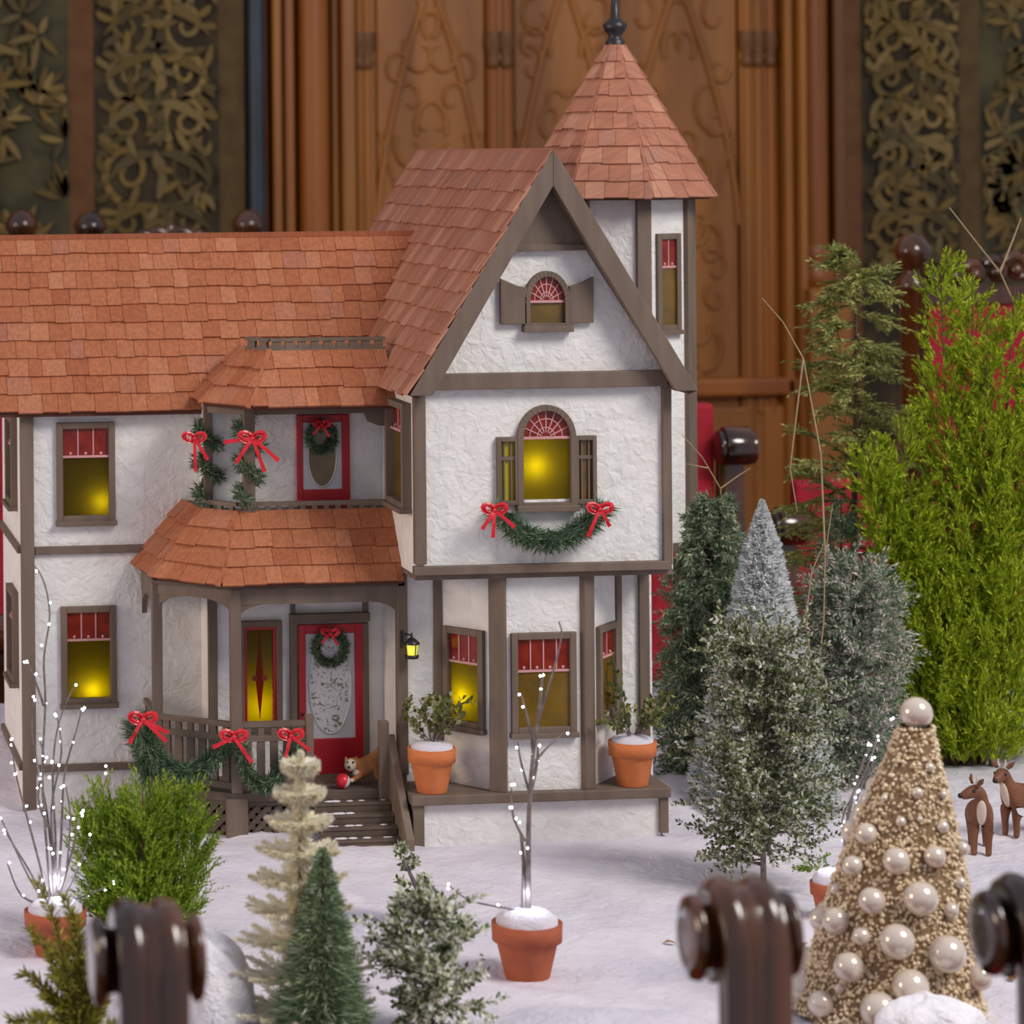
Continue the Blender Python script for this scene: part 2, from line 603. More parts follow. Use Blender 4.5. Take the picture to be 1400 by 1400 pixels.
def picture_leaves(mb, x0, x1, z0, z1, Y, rr, n):
    nrm = (0, -1, 0)
    for k in range(n):
        c = Vector((rr.uniform(x0, x1), Y, rr.uniform(z0, z1)))
        m = rr.choice((5, 6, 7))
        a0 = rr.uniform(0, 6.28)
        sp = rr.uniform(2.2, 5.5)
        for j in range(m):
            a = a0 + sp * j / m
            ln = rr.uniform(.04, .10)
            d = Vector((math.cos(a), 0, math.sin(a)))
            sd = Vector((-d.z, 0, d.x)) * rr.uniform(-.02, .02)
            q = [c + d * ln * f + sd * f * f for f in (.1, .35, .6, .85, 1)]
            q = [Vector((min(max(v.x, x0), x1), v.y - .0006 * (k % 9), v.z)) for v in q]
            mb.ribbon(q, [.005, .015, .017, .010, .003], nrm, .002)


def tapestry(name, bands, label, seed):
    """bands: (px0, px1, material, motif)"""
    Y = WALLY - 0.05
    z0, z1 = 0.85, 3.1
    x0, x1 = wx(bands[0][0], Y), wx(bands[-1][1], Y)
    root = thing(name, (0, 0, 0), label, 'tapestry')
    root.location = ((x0 + x1) / 2, Y, z0)
    rr = random.Random(seed)
    for p0, p1, m, motif in bands:
        a, b = wx(p0, Y), wx(p1, Y)
        f = MB()
        nu = max(2, int((b - a) / .03))
        xs = [a + (b - a) * i / nu for i in range(nu + 1)]
        for i in range(nu):
            yy = lambda x: Y - .006 * math.sin(x * 9) - .004
            f.add([(xs[i], yy(xs[i]), z0), (xs[i + 1], yy(xs[i + 1]), z0), (xs[i + 1], yy(xs[i + 1]), z1), (xs[i], yy(xs[i]), z1),
                   (xs[i], Y + .012, z0), (xs[i + 1], Y + .012, z0), (xs[i + 1], Y + .012, z1), (xs[i], Y + .012, z1)],
                  [(0, 1, 2, 3), (5, 4, 7, 6), (3, 2, 6, 7), (1, 0, 4, 5)], False)
        fo = f.build('woven_band' if motif != 'picture' else 'woven_field', MT[m], root)
        if motif:
            g = MB()
            if motif == 'scroll':
                scroll_strip(g, a + .01, b - .01, 1.2, 2.3, Y - .013, rr)
            else:
                picture_leaves(g, a + .01, b - .01, 1.3, 2.15, Y - .013, rr, 46)
            g.build('woven_leafwork', MT['tap_leaf'], fo, kind='stuff')
    return root


tapestry('tapestry', [(-90, 94, 'tap_green', 'picture'), (94, 128, 'tap_stripe', None), (128, 300, 'tap_dark', 'scroll'), (300, 335, 'tap_border', None)],
         'dark woven tapestry with a green leafy picture field, hanging beside the blue-black pole', 3)
tapestry('tapestry', [(1147, 1178, 'tap_stripe', None), (1178, 1310, 'tap_dark', 'scroll'), (1310, 1338, 'tap_border', None), (1338, 1500, 'tap_green', 'picture')],
         'dark woven tapestry with ochre scrolls, hanging beside the oak column with a moulded base', 5)


# ------------------------------------------------------------------ table and fleece snow
t = thing('dining_table', (0.6, 0.1, 0), 'long dark wooden dining table buried under white fleece snow', 'table')
MB().box(-0.9, 2.3, -0.72, 0.93, T - 0.05, T - 0.004).build('tabletop', MT['varnish'], t, bevel=0.006)
MB().box(-0.8, 2.2, -0.6, 0.82, T - 0.14, T - 0.05).build('apron', MT['varnish'], t)
for x in (-0.7, 2.1):
    for y in (-0.52, 0.72):
        MB().lathe([(.04, 0), (.045, .05), (.03, .1), (.055, .3), (.05, .5), (.035, .55), (.06, .61)], (x, y, 0), n=16).build('leg', MT['varnish'], t)

MOUNDS = [(*atz(285, 1400, T)[:2], .050, .034, .05), (*atz(1258, 1440, T)[:2], .036, .055, .035), (*atz(800, 1420, T)[:2], .012, .12, .06),
          (*atz(960, 1090, T)[:2], .02, .07, .08), (*atz(1340, 1000, T)[:2], .05, .2, .1), (*atz(20, 1060, T)[:2], .05, .12, .12), (*atz(20, 1190, T)[:2], .02, .08, .06),
          (*atz(800, 1195, T)[:2], .006, .2, .05), (*atz(380, 1180, T)[:2], .008, .12, .05)]
_ph = RNG.uniform(0, 6.28, 12)


def snowz(x, y):
    z = 0.006 + .003 * np.sin(x * 17 + _ph[0]) * np.sin(y * 21 + _ph[1]) + .0016 * np.sin(x * 41 + y * 29 + _ph[2]) * np.sin(y * 47 + _ph[4]) + .0007 * np.sin(x * 90 - y * 70 + _ph[3])
    for mx, my, h, sx, sy in MOUNDS:
        z = z + h * np.exp(-((x - mx) / sx) ** 2 - ((y - my) / sy) ** 2)
    return T + z


def snow_grid():
    nx, ny = 260, 150
    xs, ys = np.linspace(-0.93, 2.33, nx), np.linspace(-0.75, 0.96, ny)
    X, Y = np.meshgrid(xs, ys)
    Z = snowz(X, Y) + RNG.normal(0, .0005, X.shape)
    edge = np.minimum(np.minimum(X + .93, 2.33 - X), np.minimum(Y + .75, .96 - Y))
    Z = np.where(edge < .012, T - .03, Z)
    v = np.stack([X, Y, Z], -1).reshape(-1, 3)
    idx = np.arange(nx * ny).reshape(ny, nx)
    q = np.stack([idx[:-1, :-1], idx[:-1, 1:], idx[1:, 1:], idx[1:, :-1]], -1).reshape(-1, 4)
    me = bpy.data.meshes.new('snow_blanket')
    me.from_pydata(v.tolist(), [], q.tolist())
    me.polygons.foreach_set('use_smooth', [True] * len(q))
    return link('snow_blanket', me, MT['snow'])


tag(snow_grid(), 'white fleece snow spread over the table around the miniature house', 'snow', kind='stuff')

# ------------------------------------------------------------------ the miniature house
JY, WY, BY, PY, DY, VY = 0.0, 0.08, 0.012, 0.08, 0.17, 0.25     # jetty, lower wall, bay, porch posts, door wall, wing wall
xJ0, xJ1, zJ0, zJ1 = R(567, 518, 919, 782, JY)
house = thing('dollhouse', (0.42, 0.2, T), 'half-timbered white stucco dollhouse with red shingled roofs and a pointed tower', 'dollhouse')
ST, TM, DT = MT['stucco'], MT['timber'], MT['dark_timber']
zshelf = at(740, 1080, BY).z
zfloor = at(430, 1080, PY).z          # porch floor


def part(mb, name, m, bevel=0.0, label=None, kind=None, parent=None):
    return mb.build(name, m, parent or house, bevel, label, kind)


def beam(px0, py0, px1, py1, Y, dep=.008, name='timber_beam', m=None, back=.004):
    x0, x1, z0, z1 = R(px0, py0, px1, py1, Y - dep)
    return part(MB().box(x0, x1, Y - dep, Y + back, z0, z1), name, m or TM, .0008)


def pane_fill(fr, w, par, u0, u1, v0, v1, n, m, name='pane'):
    return part(MB().fbox(fr, u0, u1, v0, v1, n - .0012, n), name, m, parent=par)


def window(P, a, n, w, h, style='lit', fw=.0075, top=.32, sill=True, lites=3, lamp=None, depth=.006, name='window'):
    """P lower-left outer corner on the wall face; frame proud of the wall; red top light with pale leading; returns frame"""
    fr = Fr(P, a, n)
    b = MB()
    b.fbox(fr, 0, fw, 0, h, -.006, depth)
    b.fbox(fr, w - fw, w, 0, h, -.006, depth)
    b.fbox(fr, fw, w - fw, h - fw, h, -.006, depth)
    b.fbox(fr, fw, w - fw, 0, fw, -.006, depth)
    f = part(b, name, TM, .0007)
    vt = h - fw - (h - 2 * fw) * top
    part(MB().fbox(fr, fw, w - fw, vt - .0015, vt + .0012, -.002, depth * .5), 'transom', MT['pink_came'] if style != 'plain' else TM, parent=f)
    if sill:
        part(MB().fbox(fr, -.0015, w + .0015, -.0045, .001, -.002, depth + .004), 'window_sill', TM, .0006, parent=f)
    if style == 'lit':
        pane_fill(fr, w, f, fw - .001, w - fw + .001, fw - .001, vt, -.001, MT['amber'])
    else:
        pane_fill(fr, w, f, fw - .001, w - fw + .001, fw - .001, vt, .0012, MT['dull_amber'])
    iw = (w - 2 * fw) / (lites + 0.0)
    for k in range(lites):
        u0 = fw + iw * k
        pane_fill(fr, w, f, u0 + .0006, u0 + iw - .0006, vt + .001, h - fw + .001, .0015, MT['red_glass'], 'stained_pane')
    cm = MB()
    for k in range(1, lites):
        cm.fbox(fr, fw + iw * k - .0007, fw + iw * k + .0007, vt, h - fw, 0, .0026)
    for k in range(lites):
        c = fr(fw + iw * (k + .5), vt + .0035, .002)
        cm.ball(c, .0019, 6, 4, (1, .5, 1))
    part(cm, 'leading', MT['pink_came'], parent=f)
    if style == 'lit':
        # unseen box added behind the glass to catch its bulb's light
        bx = MB()
        d = .05
        for (u0, u1, v0, v1, n0, n1) in [(fw - .004, w - fw + .004, fw - .004, vt + .004, -d - .002, -d), (fw - .004, fw - .002, fw - .004, vt + .004, -d, -.007), (w - fw + .002, w - fw + .004, fw - .004, vt + .004, -d, -.007),
                                         (fw - .004, w - fw + .004, fw - .004, fw - .002, -d, -.007), (fw - .004, w - fw + .004, vt + .002, vt + .004, -d, -.007)]:
            bx.fbox(fr, u0, u1, v0, v1, n0, n1)
        part(bx, 'light_box', MT['recess'], parent=f)
        lu, lv, e = lamp or (.5, .3, .05)
        l = bpy.data.lights.new('house_bulb', 'POINT')
        l.energy = e * .58
        l.color = (1, .92, .5)
        l.shadow_soft_size = .005
        lo = bpy.data.objects.new('house_bulb', l)
        COL.objects.link(lo)
        lo.location = fr(fw + (w - 2 * fw) * lu, fw + (vt - fw) * lv, -.014)
    return f


X = (1, 0, 0)
NY = (0, -1, 0)


def window_px(px0, py0, px1, py1, Y, **k):
    x0, x1, z0, z1 = R(px0, py0, px1, py1, Y)
    return window((x0, Y, z0), X, NY, x1 - x0, z1 - z0, **k), (x0 + .0065, x1 - .0065, z0 + .0065, z0 + (z1 - z0) * .68)


# --- gable block: roof geometry first, the other roofs run into it
RY0, RY1 = -.032, .62
tl, tr, pk = at(558, 543, RY0), at(953, 533, RY0), at(763, 207, RY0)
Xc, HW, ZT, ZP = (tl.x + tr.x) / 2 + .002, (tr.x - tl.x) / 2, (tl.z + tr.z) / 2, pk.z
SL = (ZP - ZT) / HW                       # slope
dirL = Vector((HW, 0, ZP - ZT)).normalized()
nL = Vector((-(ZP - ZT), 0, HW)).normalized()
xg = lambda z: Xc - (ZP - z) / SL         # x of the left slope at height z

# jetty walls
holeJ = []
wj = R(706, 600, 786, 690, JY)
holeJ.append((wj[0] + .006, wj[1] - .006, wj[2] + .006, wj[3]))
wjl = R(678, 598, 706, 690, JY)
b = MB()
grid_wall(b, Fr((0, 0, 0)), xJ0, xJ1, zJ0, zJ1 - .0002, -.008, 0, [(h[0], h[1], h[2], h[3]) for h in holeJ])
part(b, 'jetty_wall', ST)
b = MB()
yb = .6
b.box(xJ0, xJ0 + .008, .008, yb, zJ0, zJ1 + .01)
b.box(xJ1 - .008, xJ1, .008, .3, zJ0, zJ1 + .01)
part(b, 'side_wall', ST)
part(MB().box(xJ0, xJ1, 0, .3, zJ0 - .006, zJ0 - .0005), 'jetty_floor', TM)
# gable triangle
zg = zJ1
part(MB().prism([(Xc - (ZP - zg) / SL + .012, 0, zg), (Xc + (ZP - zg) / SL - .012, 0, zg), (Xc, 0, ZP - .03)], (0, .008, 0)), 'gable_wall', ST)
zc = at(760, 335, 0).z
part(MB().prism([(Xc - (ZP - zc) / SL + .010, -.006, zc), (Xc + (ZP - zc) / SL - .010, -.006, zc), (Xc, -.006, ZP - .02)], (0, .005, 0)), 'gable_panel', TM)
part(MB().box(Xc - (ZP - zc) / SL + .012, Xc + (ZP - zc) / SL - .012, -.009, .002, zc - .006, zc + .001), 'panel_rail', TM, .0006)
beam(592, 509, 913, 531, JY, .012)
beam(567, 771, 919, 783, JY, .008)
beam(567, 531, 583, 772, JY, .007, 'corner_post')
beam(907, 524, 919, 772, JY, .007, 'corner_post')

# gable roof deck, rake boards, shingles
d = Vector((0, RY1 - RY0, 0))
eL, eR, rg = Vector((Xc - HW, RY0, ZT)), Vector((Xc + HW, RY0, ZT)), Vector((Xc, RY0, ZP))
th = nL * .007
nR = Vector((-nL.x, 0, nL.z))
gr_root = part(MB().hexa([eL - th + Vector((.004, .004, 0)), rg - Vector((0, -.004, .016)), rg + d - Vector((0, 0, .016)), eL + d - th, eL + Vector((0, .004, 0)), rg + Vector((0, .004, 0)), rg + d, eL + d])
               .hexa([rg - Vector((0, -.004, .016)), eR - nR * .007 + Vector((-.004, .004, 0)), eR + d - nR * .007, rg + d - Vector((0, 0, .016)), rg + Vector((0, .004, 0)), eR + Vector((0, .004, 0)), eR + d, rg + d]), 'gable_roof', MT['roof_deck'])
rk = .021
dz = rk / math.cos(math.atan(SL)) / 1.0
for s, e in ((-1, eL), (1, eR)):
    lowx = e.x + (-s) * rk * .9
    poly = [Vector((Xc, RY0, ZP + .004)), Vector((e.x - .000, RY0, ZT)), Vector((e.x - s * .026, RY0, ZT)), Vector((Xc, RY0, ZP - dz * .95))]
    if s > 0:
        poly = poly[::-1]
    part(MB().prism(poly, (0, .009, 0)), 'rake_board', TM, .0008)
# roof lining seen from below
part(MB().prism([Vector((Xc, RY0 + .009, ZP - .022)), Vector((Xc + HW - .012, RY0 + .009, ZT + .004)), Vector((Xc + HW - .02, RY0 + .009, ZT + .004)), Vector((Xc, RY0 + .009, ZP - .04))][::-1], (0, .03, 0)), 'soffit', TM)

SHINGLES = []       # (priority, name, mesh builder, material, parent)


def shingles(BL, BR, TR_, TL, rows, w, m, parent, lap=1.28, thick=.0028, umin=None, umax=None, seed=1, jit=.004, name='shingle'):
    BL, BR, TR_, TL = map(Vector, (BL, BR, TR_, TL))
    rr = random.Random(seed)
    a = (BR - BL).normalized()
    n = a.cross(TL - BL).normalized()
    s = n.cross(a).normalized()
    vm = (TL - BL).dot(s)
    l1, r0, r1 = (TL - BL).dot(a), (BR - BL).dot(a), (TR_ - BL).dot(a)
    hh = vm / rows
    for i in range(rows):
        v0 = i * hh - .002
        vt = min((i + lap) * hh, vm + .001)
        L = lambda v: l1 * v / vm
        Rr = lambda v: r0 + (r1 - r0) * v / vm
        lo, hi = min(L(v0), L(vt)), max(Rr(v0), Rr(vt))
        if umin:
            lo = max(lo, umin(i))
        if umax:
            hi = min(hi, umax(i))
        u = lo - rr.uniform(0, w)
        while u < hi:
            ww = w * rr.uniform(.62, 1.3)
            u2 = u + ww
            gap = .00022
            dv = rr.uniform(-jit, jit) * .35
            vb = v0 + dv
            def cl(uu, v):
                q0, q1 = L(v), Rr(v)
                if umin: q0 = max(q0, umin(i))
                if umax: q1 = min(q1, umax(i))
                return min(max(uu, q0), q1)
            b0, b1, t0, t1 = cl(u + gap, vb), cl(u2 - gap, vb), cl(u + gap, vt), cl(u2 - gap, vt)
            u = u2
            if (b1 - b0) + (t1 - t0) < .003:
                continue
            lift = rr.uniform(0, .0012)
            P = lambda uu, v, k: BL + a * uu + s * v + n * k
            lo_n, hi_n = .0022 + lift, .0004
            mb = MB().hexa([P(b0, vb, lo_n), P(b1, vb, lo_n), P(t1, vt, hi_n), P(t0, vt, hi_n),
                            P(b0, vb, lo_n + thick), P(b1, vb, lo_n + thick), P(t1, vt, hi_n + thick * .8), P(t0, vt, hi_n + thick * .8)])
            c = BL + a * (b0 + b1) / 2 + s * (vb + hh / 2)
            fac = n.dot((CAM - c).normalized())
            q = proj(c)
            vis = 1.0 if (-12 < q[0] < 1400) else 0.0
            SHINGLES.append((max(fac, 0) * (b1 - b0) * hh * vis, name, mb, m, parent))


shingles(eL + d, eL, rg, rg + d, 12, .024, MT['rose_cedar'], gr_root, seed=3)
part(MB().box(Xc - .002, Xc + .002, RY0 + .006, RY1, ZP, ZP + .004), 'ridge_cap', MT['rose_cedar'], parent=gr_root)

# --- the wing behind: walls, floor beams, roof
xV0 = at(30, 800, VY).x
zVe = at(130, 568, VY).z
zV0 = T + .004
x0 = at(262, 800, VY).x
wu = R(77, 577, 157, 713, VY)
wl = R(83, 828, 159, 962, VY)
b = MB()
holes = [(q[0] + .006, q[1] - .006, q[2] + .006, q[2] + (q[3] - q[2]) * .66) for q in (wu, wl)]
grid_wall(b, Fr((0, VY, 0)), xV0, at(300, 800, VY).x, zV0, zVe + .01, -.008, 0, holes)
part(b, 'wing_wall', ST)
part(MB().box(xV0, xV0 + .008, VY + .008, .5, zV0, zVe + .01), 'side_wall', ST)
window((wu[0], VY, wu[2]), X, NY, wu[1] - wu[0], wu[3] - wu[2], lamp=(.85, .22, .04))
window((wl[0], VY, wl[2]), X, NY, wl[1] - wl[0], wl[3] - wl[2], lamp=(.6, .12, .075))
beam(30, 568, 48, 1112, VY, .008, 'corner_post')
beam(48, 746, 215, 757, VY, .005)
beam(48, 1044, 215, 1054, VY, .005)
# windows and beam on the end wall
Pn = (-1, 0, 0)
for py0, py1 in ((575, 700), (818, 945)):
    z0, z1 = at(26, py1, VY).z, at(26, py0, VY).z
    window((xV0, VY + .13, z0), (0, -1, 0), Pn, .085, z1 - z0, style='dull', depth=.008)
for py in (752, 1049):
    z = at(30, py, VY).z
    part(MB().box(xV0 - .005, xV0 + .002, VY, .5, z - .004, z + .004), 'timber_beam', TM)

zWe, zWr = at(130, 563, .232).z, at(260, 323, .372).z
wb = Vector((at(-45, 560, .232).x, .232, zWe))
wrX = xg(zWe) + .01
wing = part(MB().hexa([wb - Vector((0, 0, .005)), (wrX, .232, zWe - .005), (Xc, .372, zWr - .008), (wb.x, .372, zWr - .008), wb, (wrX, .232, zWe), (Xc, .372, zWr), (wb.x, .372, zWr)])
            .hexa([(wb.x, .372, zWr - .008), (Xc, .372, zWr - .008), (Xc, .512, zWe), (wb.x, .512, zWe), (wb.x, .372, zWr), (Xc, .372, zWr), (Xc, .512, zWe + .006), (wb.x, .512, zWe + .006)]), 'wing_roof', MT['roof_deck'])
shingles(wb, (xg(zWe), .232, zWe), (xg(zWr), .372, zWr), (wb.x, .372, zWr), 10, .0235, MT['cedar'], wing, seed=5)
part(MB().box(wb.x, xg(zWr), .366, .378, zWr - .002, zWr + .004), 'ridge_cap', MT['cedar'], parent=wing)

# --- return wall and door wall of the porch
xD0 = at(290, 900, DY).x
b = MB()
sl = R(325, 848, 385, 1000, DY)
holes = [(sl[0] + .008, sl[1] - .008, sl[2] + .008, sl[3] - .008)]
grid_wall(b, Fr((0, DY, 0)), xD0, xJ0, zV0, zVe + .01, -.008, 0, holes)
part(b, 'porch_wall', ST)
part(MB().box(xD0, xD0 + .008, DY + .008, VY + .004, zV0, zVe + .02), 'side_wall', ST)
beam(286, 812, 298, 1075, DY, .006, 'corner_post')


def oval(fr, cu_, cv_, ru, rv, n0, n1, k=28):
    return [fr(cu_ + ru * math.cos(2 * PI * i / k), cv_ + rv * math.sin(2 * PI * i / k), n1) for i in range(k)]


def door(px0, py0, px1, py1, inner, ov, Y, glass, knob):
    x0, x1, z0, z1 = R(px0, py0, px1, py1, Y)
    i0, i1, j0, j1 = R(*inner, Y)
    b = MB()
    fr = Fr((0, Y, 0))
    b.fbox(fr, x0, i0, z0, z1, .001, .007)
    b.fbox(fr, i1, x1, z0, z1, .001, .007)
    b.fbox(fr, i0, i1, j1, z1, .001, .007)
    b.fbox(fr, i0, i1, z0, j0, .001, .007)
    dr = part(b, 'door', MT['red_paint'], .0008)
    part(MB().fbox(fr, i0, i1, j0, j1, .001, .004), 'door_panel', MT['white_paint'], parent=dr)
    o0, o1, p0, p1 = R(*ov, Y)
    cu_, cv_, ru, rv = (o0 + o1) / 2, (p0 + p1) / 2, (o1 - o0) / 2, (p1 - p0) / 2
    part(MB().prism(oval(fr, cu_, cv_, ru, rv, 0, .0048), (0, .001, 0)), 'oval_glass', glass, parent=dr)
    ring = [fr(cu_ + ru * math.cos(2 * PI * i / 28), cv_ + rv * math.sin(2 * PI * i / 28), .0048) for i in range(29)]
    part(MB().tube(ring, .0011, 6, False), 'oval_moulding', MT['white_paint'], parent=dr)
    if knob:
        part(MB().ball(fr(x0 + .004, z0 + (z1 - z0) * .42, .010), .002, 8, 6), 'knob', MT['iron'], parent=dr)
    return dr, fr, (cu_, cv_, ru, rv)


dr, fr, (cu_, cv_, ru, rv) = door(407, 852, 497, 1062, (417, 865, 484, 1008), (422, 872, 479, 1002), DY, MT['etched'], True)
door(405, 566, 477, 697, (413, 577, 466, 668), (420, 584, 459, 665), DY, MT['dull_amber'], False)
for q, dp in (((398, 852, 406, 1066), .008), ((497, 852, 505, 1066), .008), ((397, 839, 506, 851), .010)):
    beam(*q, DY, dp, 'door_casing')
beam(398, 822, 404, 840, DY, .006, 'door_casing')
beam(497, 822, 504, 840, DY, .006, 'door_casing')

# stained sidelight: red frame, amber glass with a red diamond
x0, x1, z0, z1 = sl
w, h = x1 - x0, z1 - z0
fr = Fr((x0, DY, z0))
b = MB()
fw = .007
for q in ((0, fw, 0, h), (w - fw, w, 0, h), (fw, w - fw, 0, fw), (fw, w - fw, h - fw, h)):
    b.fbox(fr, *q, -.006, .007)
f = part(b, 'sidelight', TM, .0007)
b = MB()
f2 = fw + .0035
for q in ((fw, f2, fw, h - fw), (w - f2, w - fw, fw, h - fw), (f2, w - f2, fw, f2), (f2, w - f2, h - f2, h - fw)):
    b.fbox(fr, *q, -.003, .004)
part(b, 'red_moulding', MT['red_paint'], parent=f)
pane_fill(fr, w, f, f2, w - f2, f2, h - f2, -.001, MT['amber'])
hm = h * .48
red_l = lit_glass('lit_red_glass', srgb(190, 70, 20))
part(MB().prism([fr(w / 2 - .005, hm, .0004), fr(w / 2, f2 + .003, .0004), fr(w / 2 + .005, hm, .0004), fr(w / 2 + .002, h * .7, .0004), fr(w / 2, h - f2, .0004), fr(w / 2 - .002, h * .7, .0004)], (0, .001, 0)), 'stained_diamond', red_l, parent=f)
b = MB()
for s in (-1, 1):
    b.prism([fr(w / 2 + s * .006 + .0035 * math.cos(k * PI / 3), hm + .0035 * math.sin(k * PI / 3), .0008) for k in range(6)], (0, .001, 0))
part(b, 'stained_boss', MT['red_glass'], parent=f)
bx = MB()
for q in ((0, w, 0, h, -.042, -.04), (fw - .004, fw - .002, 0, h, -.04, -.007), (w - fw + .002, w - fw + .004, 0, h, -.04, -.007), (0, w, fw - .004, fw - .002, -.04, -.007), (0, w, h - fw + .002, h - fw + .004, -.04, -.007)):
    bx.fbox(fr, *q)
part(bx, 'light_box', MT['recess'], parent=f)  # added box, out of view, catches the sidelight bulb's light
l = bpy.data.lights.new('house_bulb', 'POINT')
l.energy, l.color, l.shadow_soft_size = .05, (1, .9, .45), .005
lo = bpy.data.objects.new('house_bulb', l)
COL.objects.link(lo)
lo.location = fr(w / 2, h * .22, -.022)

# --- lower gable wall, bay, foundation, shelf
xW0, xW1 = xJ0, xJ1
zj = zJ0 - .005
part(MB().box(xW0, xW1, WY, .58, zshelf - .012, zj), 'lower_wall', ST)
for q in ((545, 785, 558, 1060), (875, 783, 889, 1066)):
    beam(*q, WY, .006, 'corner_post')
pBL, pFL, pFR, pBR = at(600, 930, WY), at(681, 930, BY), at(803, 930, BY), at(844, 930, WY)
plan = [(pBL.x, WY), (pFL.x, BY), (pFR.x, BY), (pBR.x, WY)]
b = MB()
holes = []
# walls of the bay, each its own frame
def wallframe(p, q):
    a = Vector((q[0] - p[0], q[1] - p[1], 0))
    return Fr((p[0], p[1], 0), a, Vector((a.y, -a.x, 0))), a.length


zb0, zb1 = zshelf, zj
frA, LA = wallframe(plan[0], plan[1])
frB, LB = wallframe(plan[1], plan[2])
frC, LC = wallframe(plan[2], plan[3])
fxA = lambda px, py: (at(px, py, WY + (BY - WY) * (px - 600) / 81).x - plan[0][0]) / frA.a.x
uA0, uA1 = fxA(609, 930), fxA(664, 930)
mA = (.5 * (WY + BY))
zA0, zA1 = at(637, 995, mA).z, at(637, 859, mA).z
grid_wall(b, frA, 0, LA, zb0, zb1, -.006, 0, [(uA0 + .006, uA1 - .006, zA0 + .006, zA0 + (zA1 - zA0) * .66)])
grid_wall(b, frB, 0, LB, zb0, zb1, -.006, 0, [])
grid_wall(b, frC, 0, LC, zb0, zb1, -.006, 0, [])
part(b, 'bay_wall', ST)
window(frA(uA0, zA0), frA.a, frA.n, uA1 - uA0, zA1 - zA0, lamp=(.35, .4, .07))
q = R(698, 864, 787, 1002, BY)
window((q[0], BY, q[2]), X, NY, q[1] - q[0], q[3] - q[2], style='dull', lites=4, top=.36)
zC0, zC1 = at(826, 982, .04).z, at(826, 855, .04).z
window(frC(LC * .28, zC0), frC.a, frC.n, LC * .62, zC1 - zC0, style='dull', lites=2)
tn = (Vector(frA.n) + Vector(frB.n)).normalized()
for p_, n1, n2, wd in ((plan[0], frA.n, NY, .005), (plan[1], frA.n, frB.n, .0095), (plan[2], frB.n, frC.n, .0075), (plan[3], frC.n, NY, .004)):
    tn = (Vector(n1) + Vector(n2)).normalized()
    ff = Fr((p_[0], p_[1], 0), Vector((-tn.y, tn.x, 0)), tn)
    part(MB().fbox(ff, -wd, wd, zb0, zb1, -.004, .005), 'bay_post', TM, .0008)

fx0, fx1, fz0, fz1 = R(567, 1096, 914, 1200, BY - .006)
fy = BY - .002
part(MB().box(fx0 + .004, fx1 - .008, fy, .3, T - .002, zshelf - .011), 'foundation', ST)
sh = part(MB().box(fx0 - .004, fx1 + .002, fy - .010, WY + .01, zshelf - .011, zshelf), 'shelf', TM, .0012)
part(MB().box(fx0 - .002, fx0 + .011, fy - .006, fy + .02, T, zshelf - .011), 'foundation_post', TM, .0008)
part(MB().box(fx1 - .010, fx1, fy - .006, fy + .02, T + .012, zshelf - .011), 'foundation_post', TM, .0008)

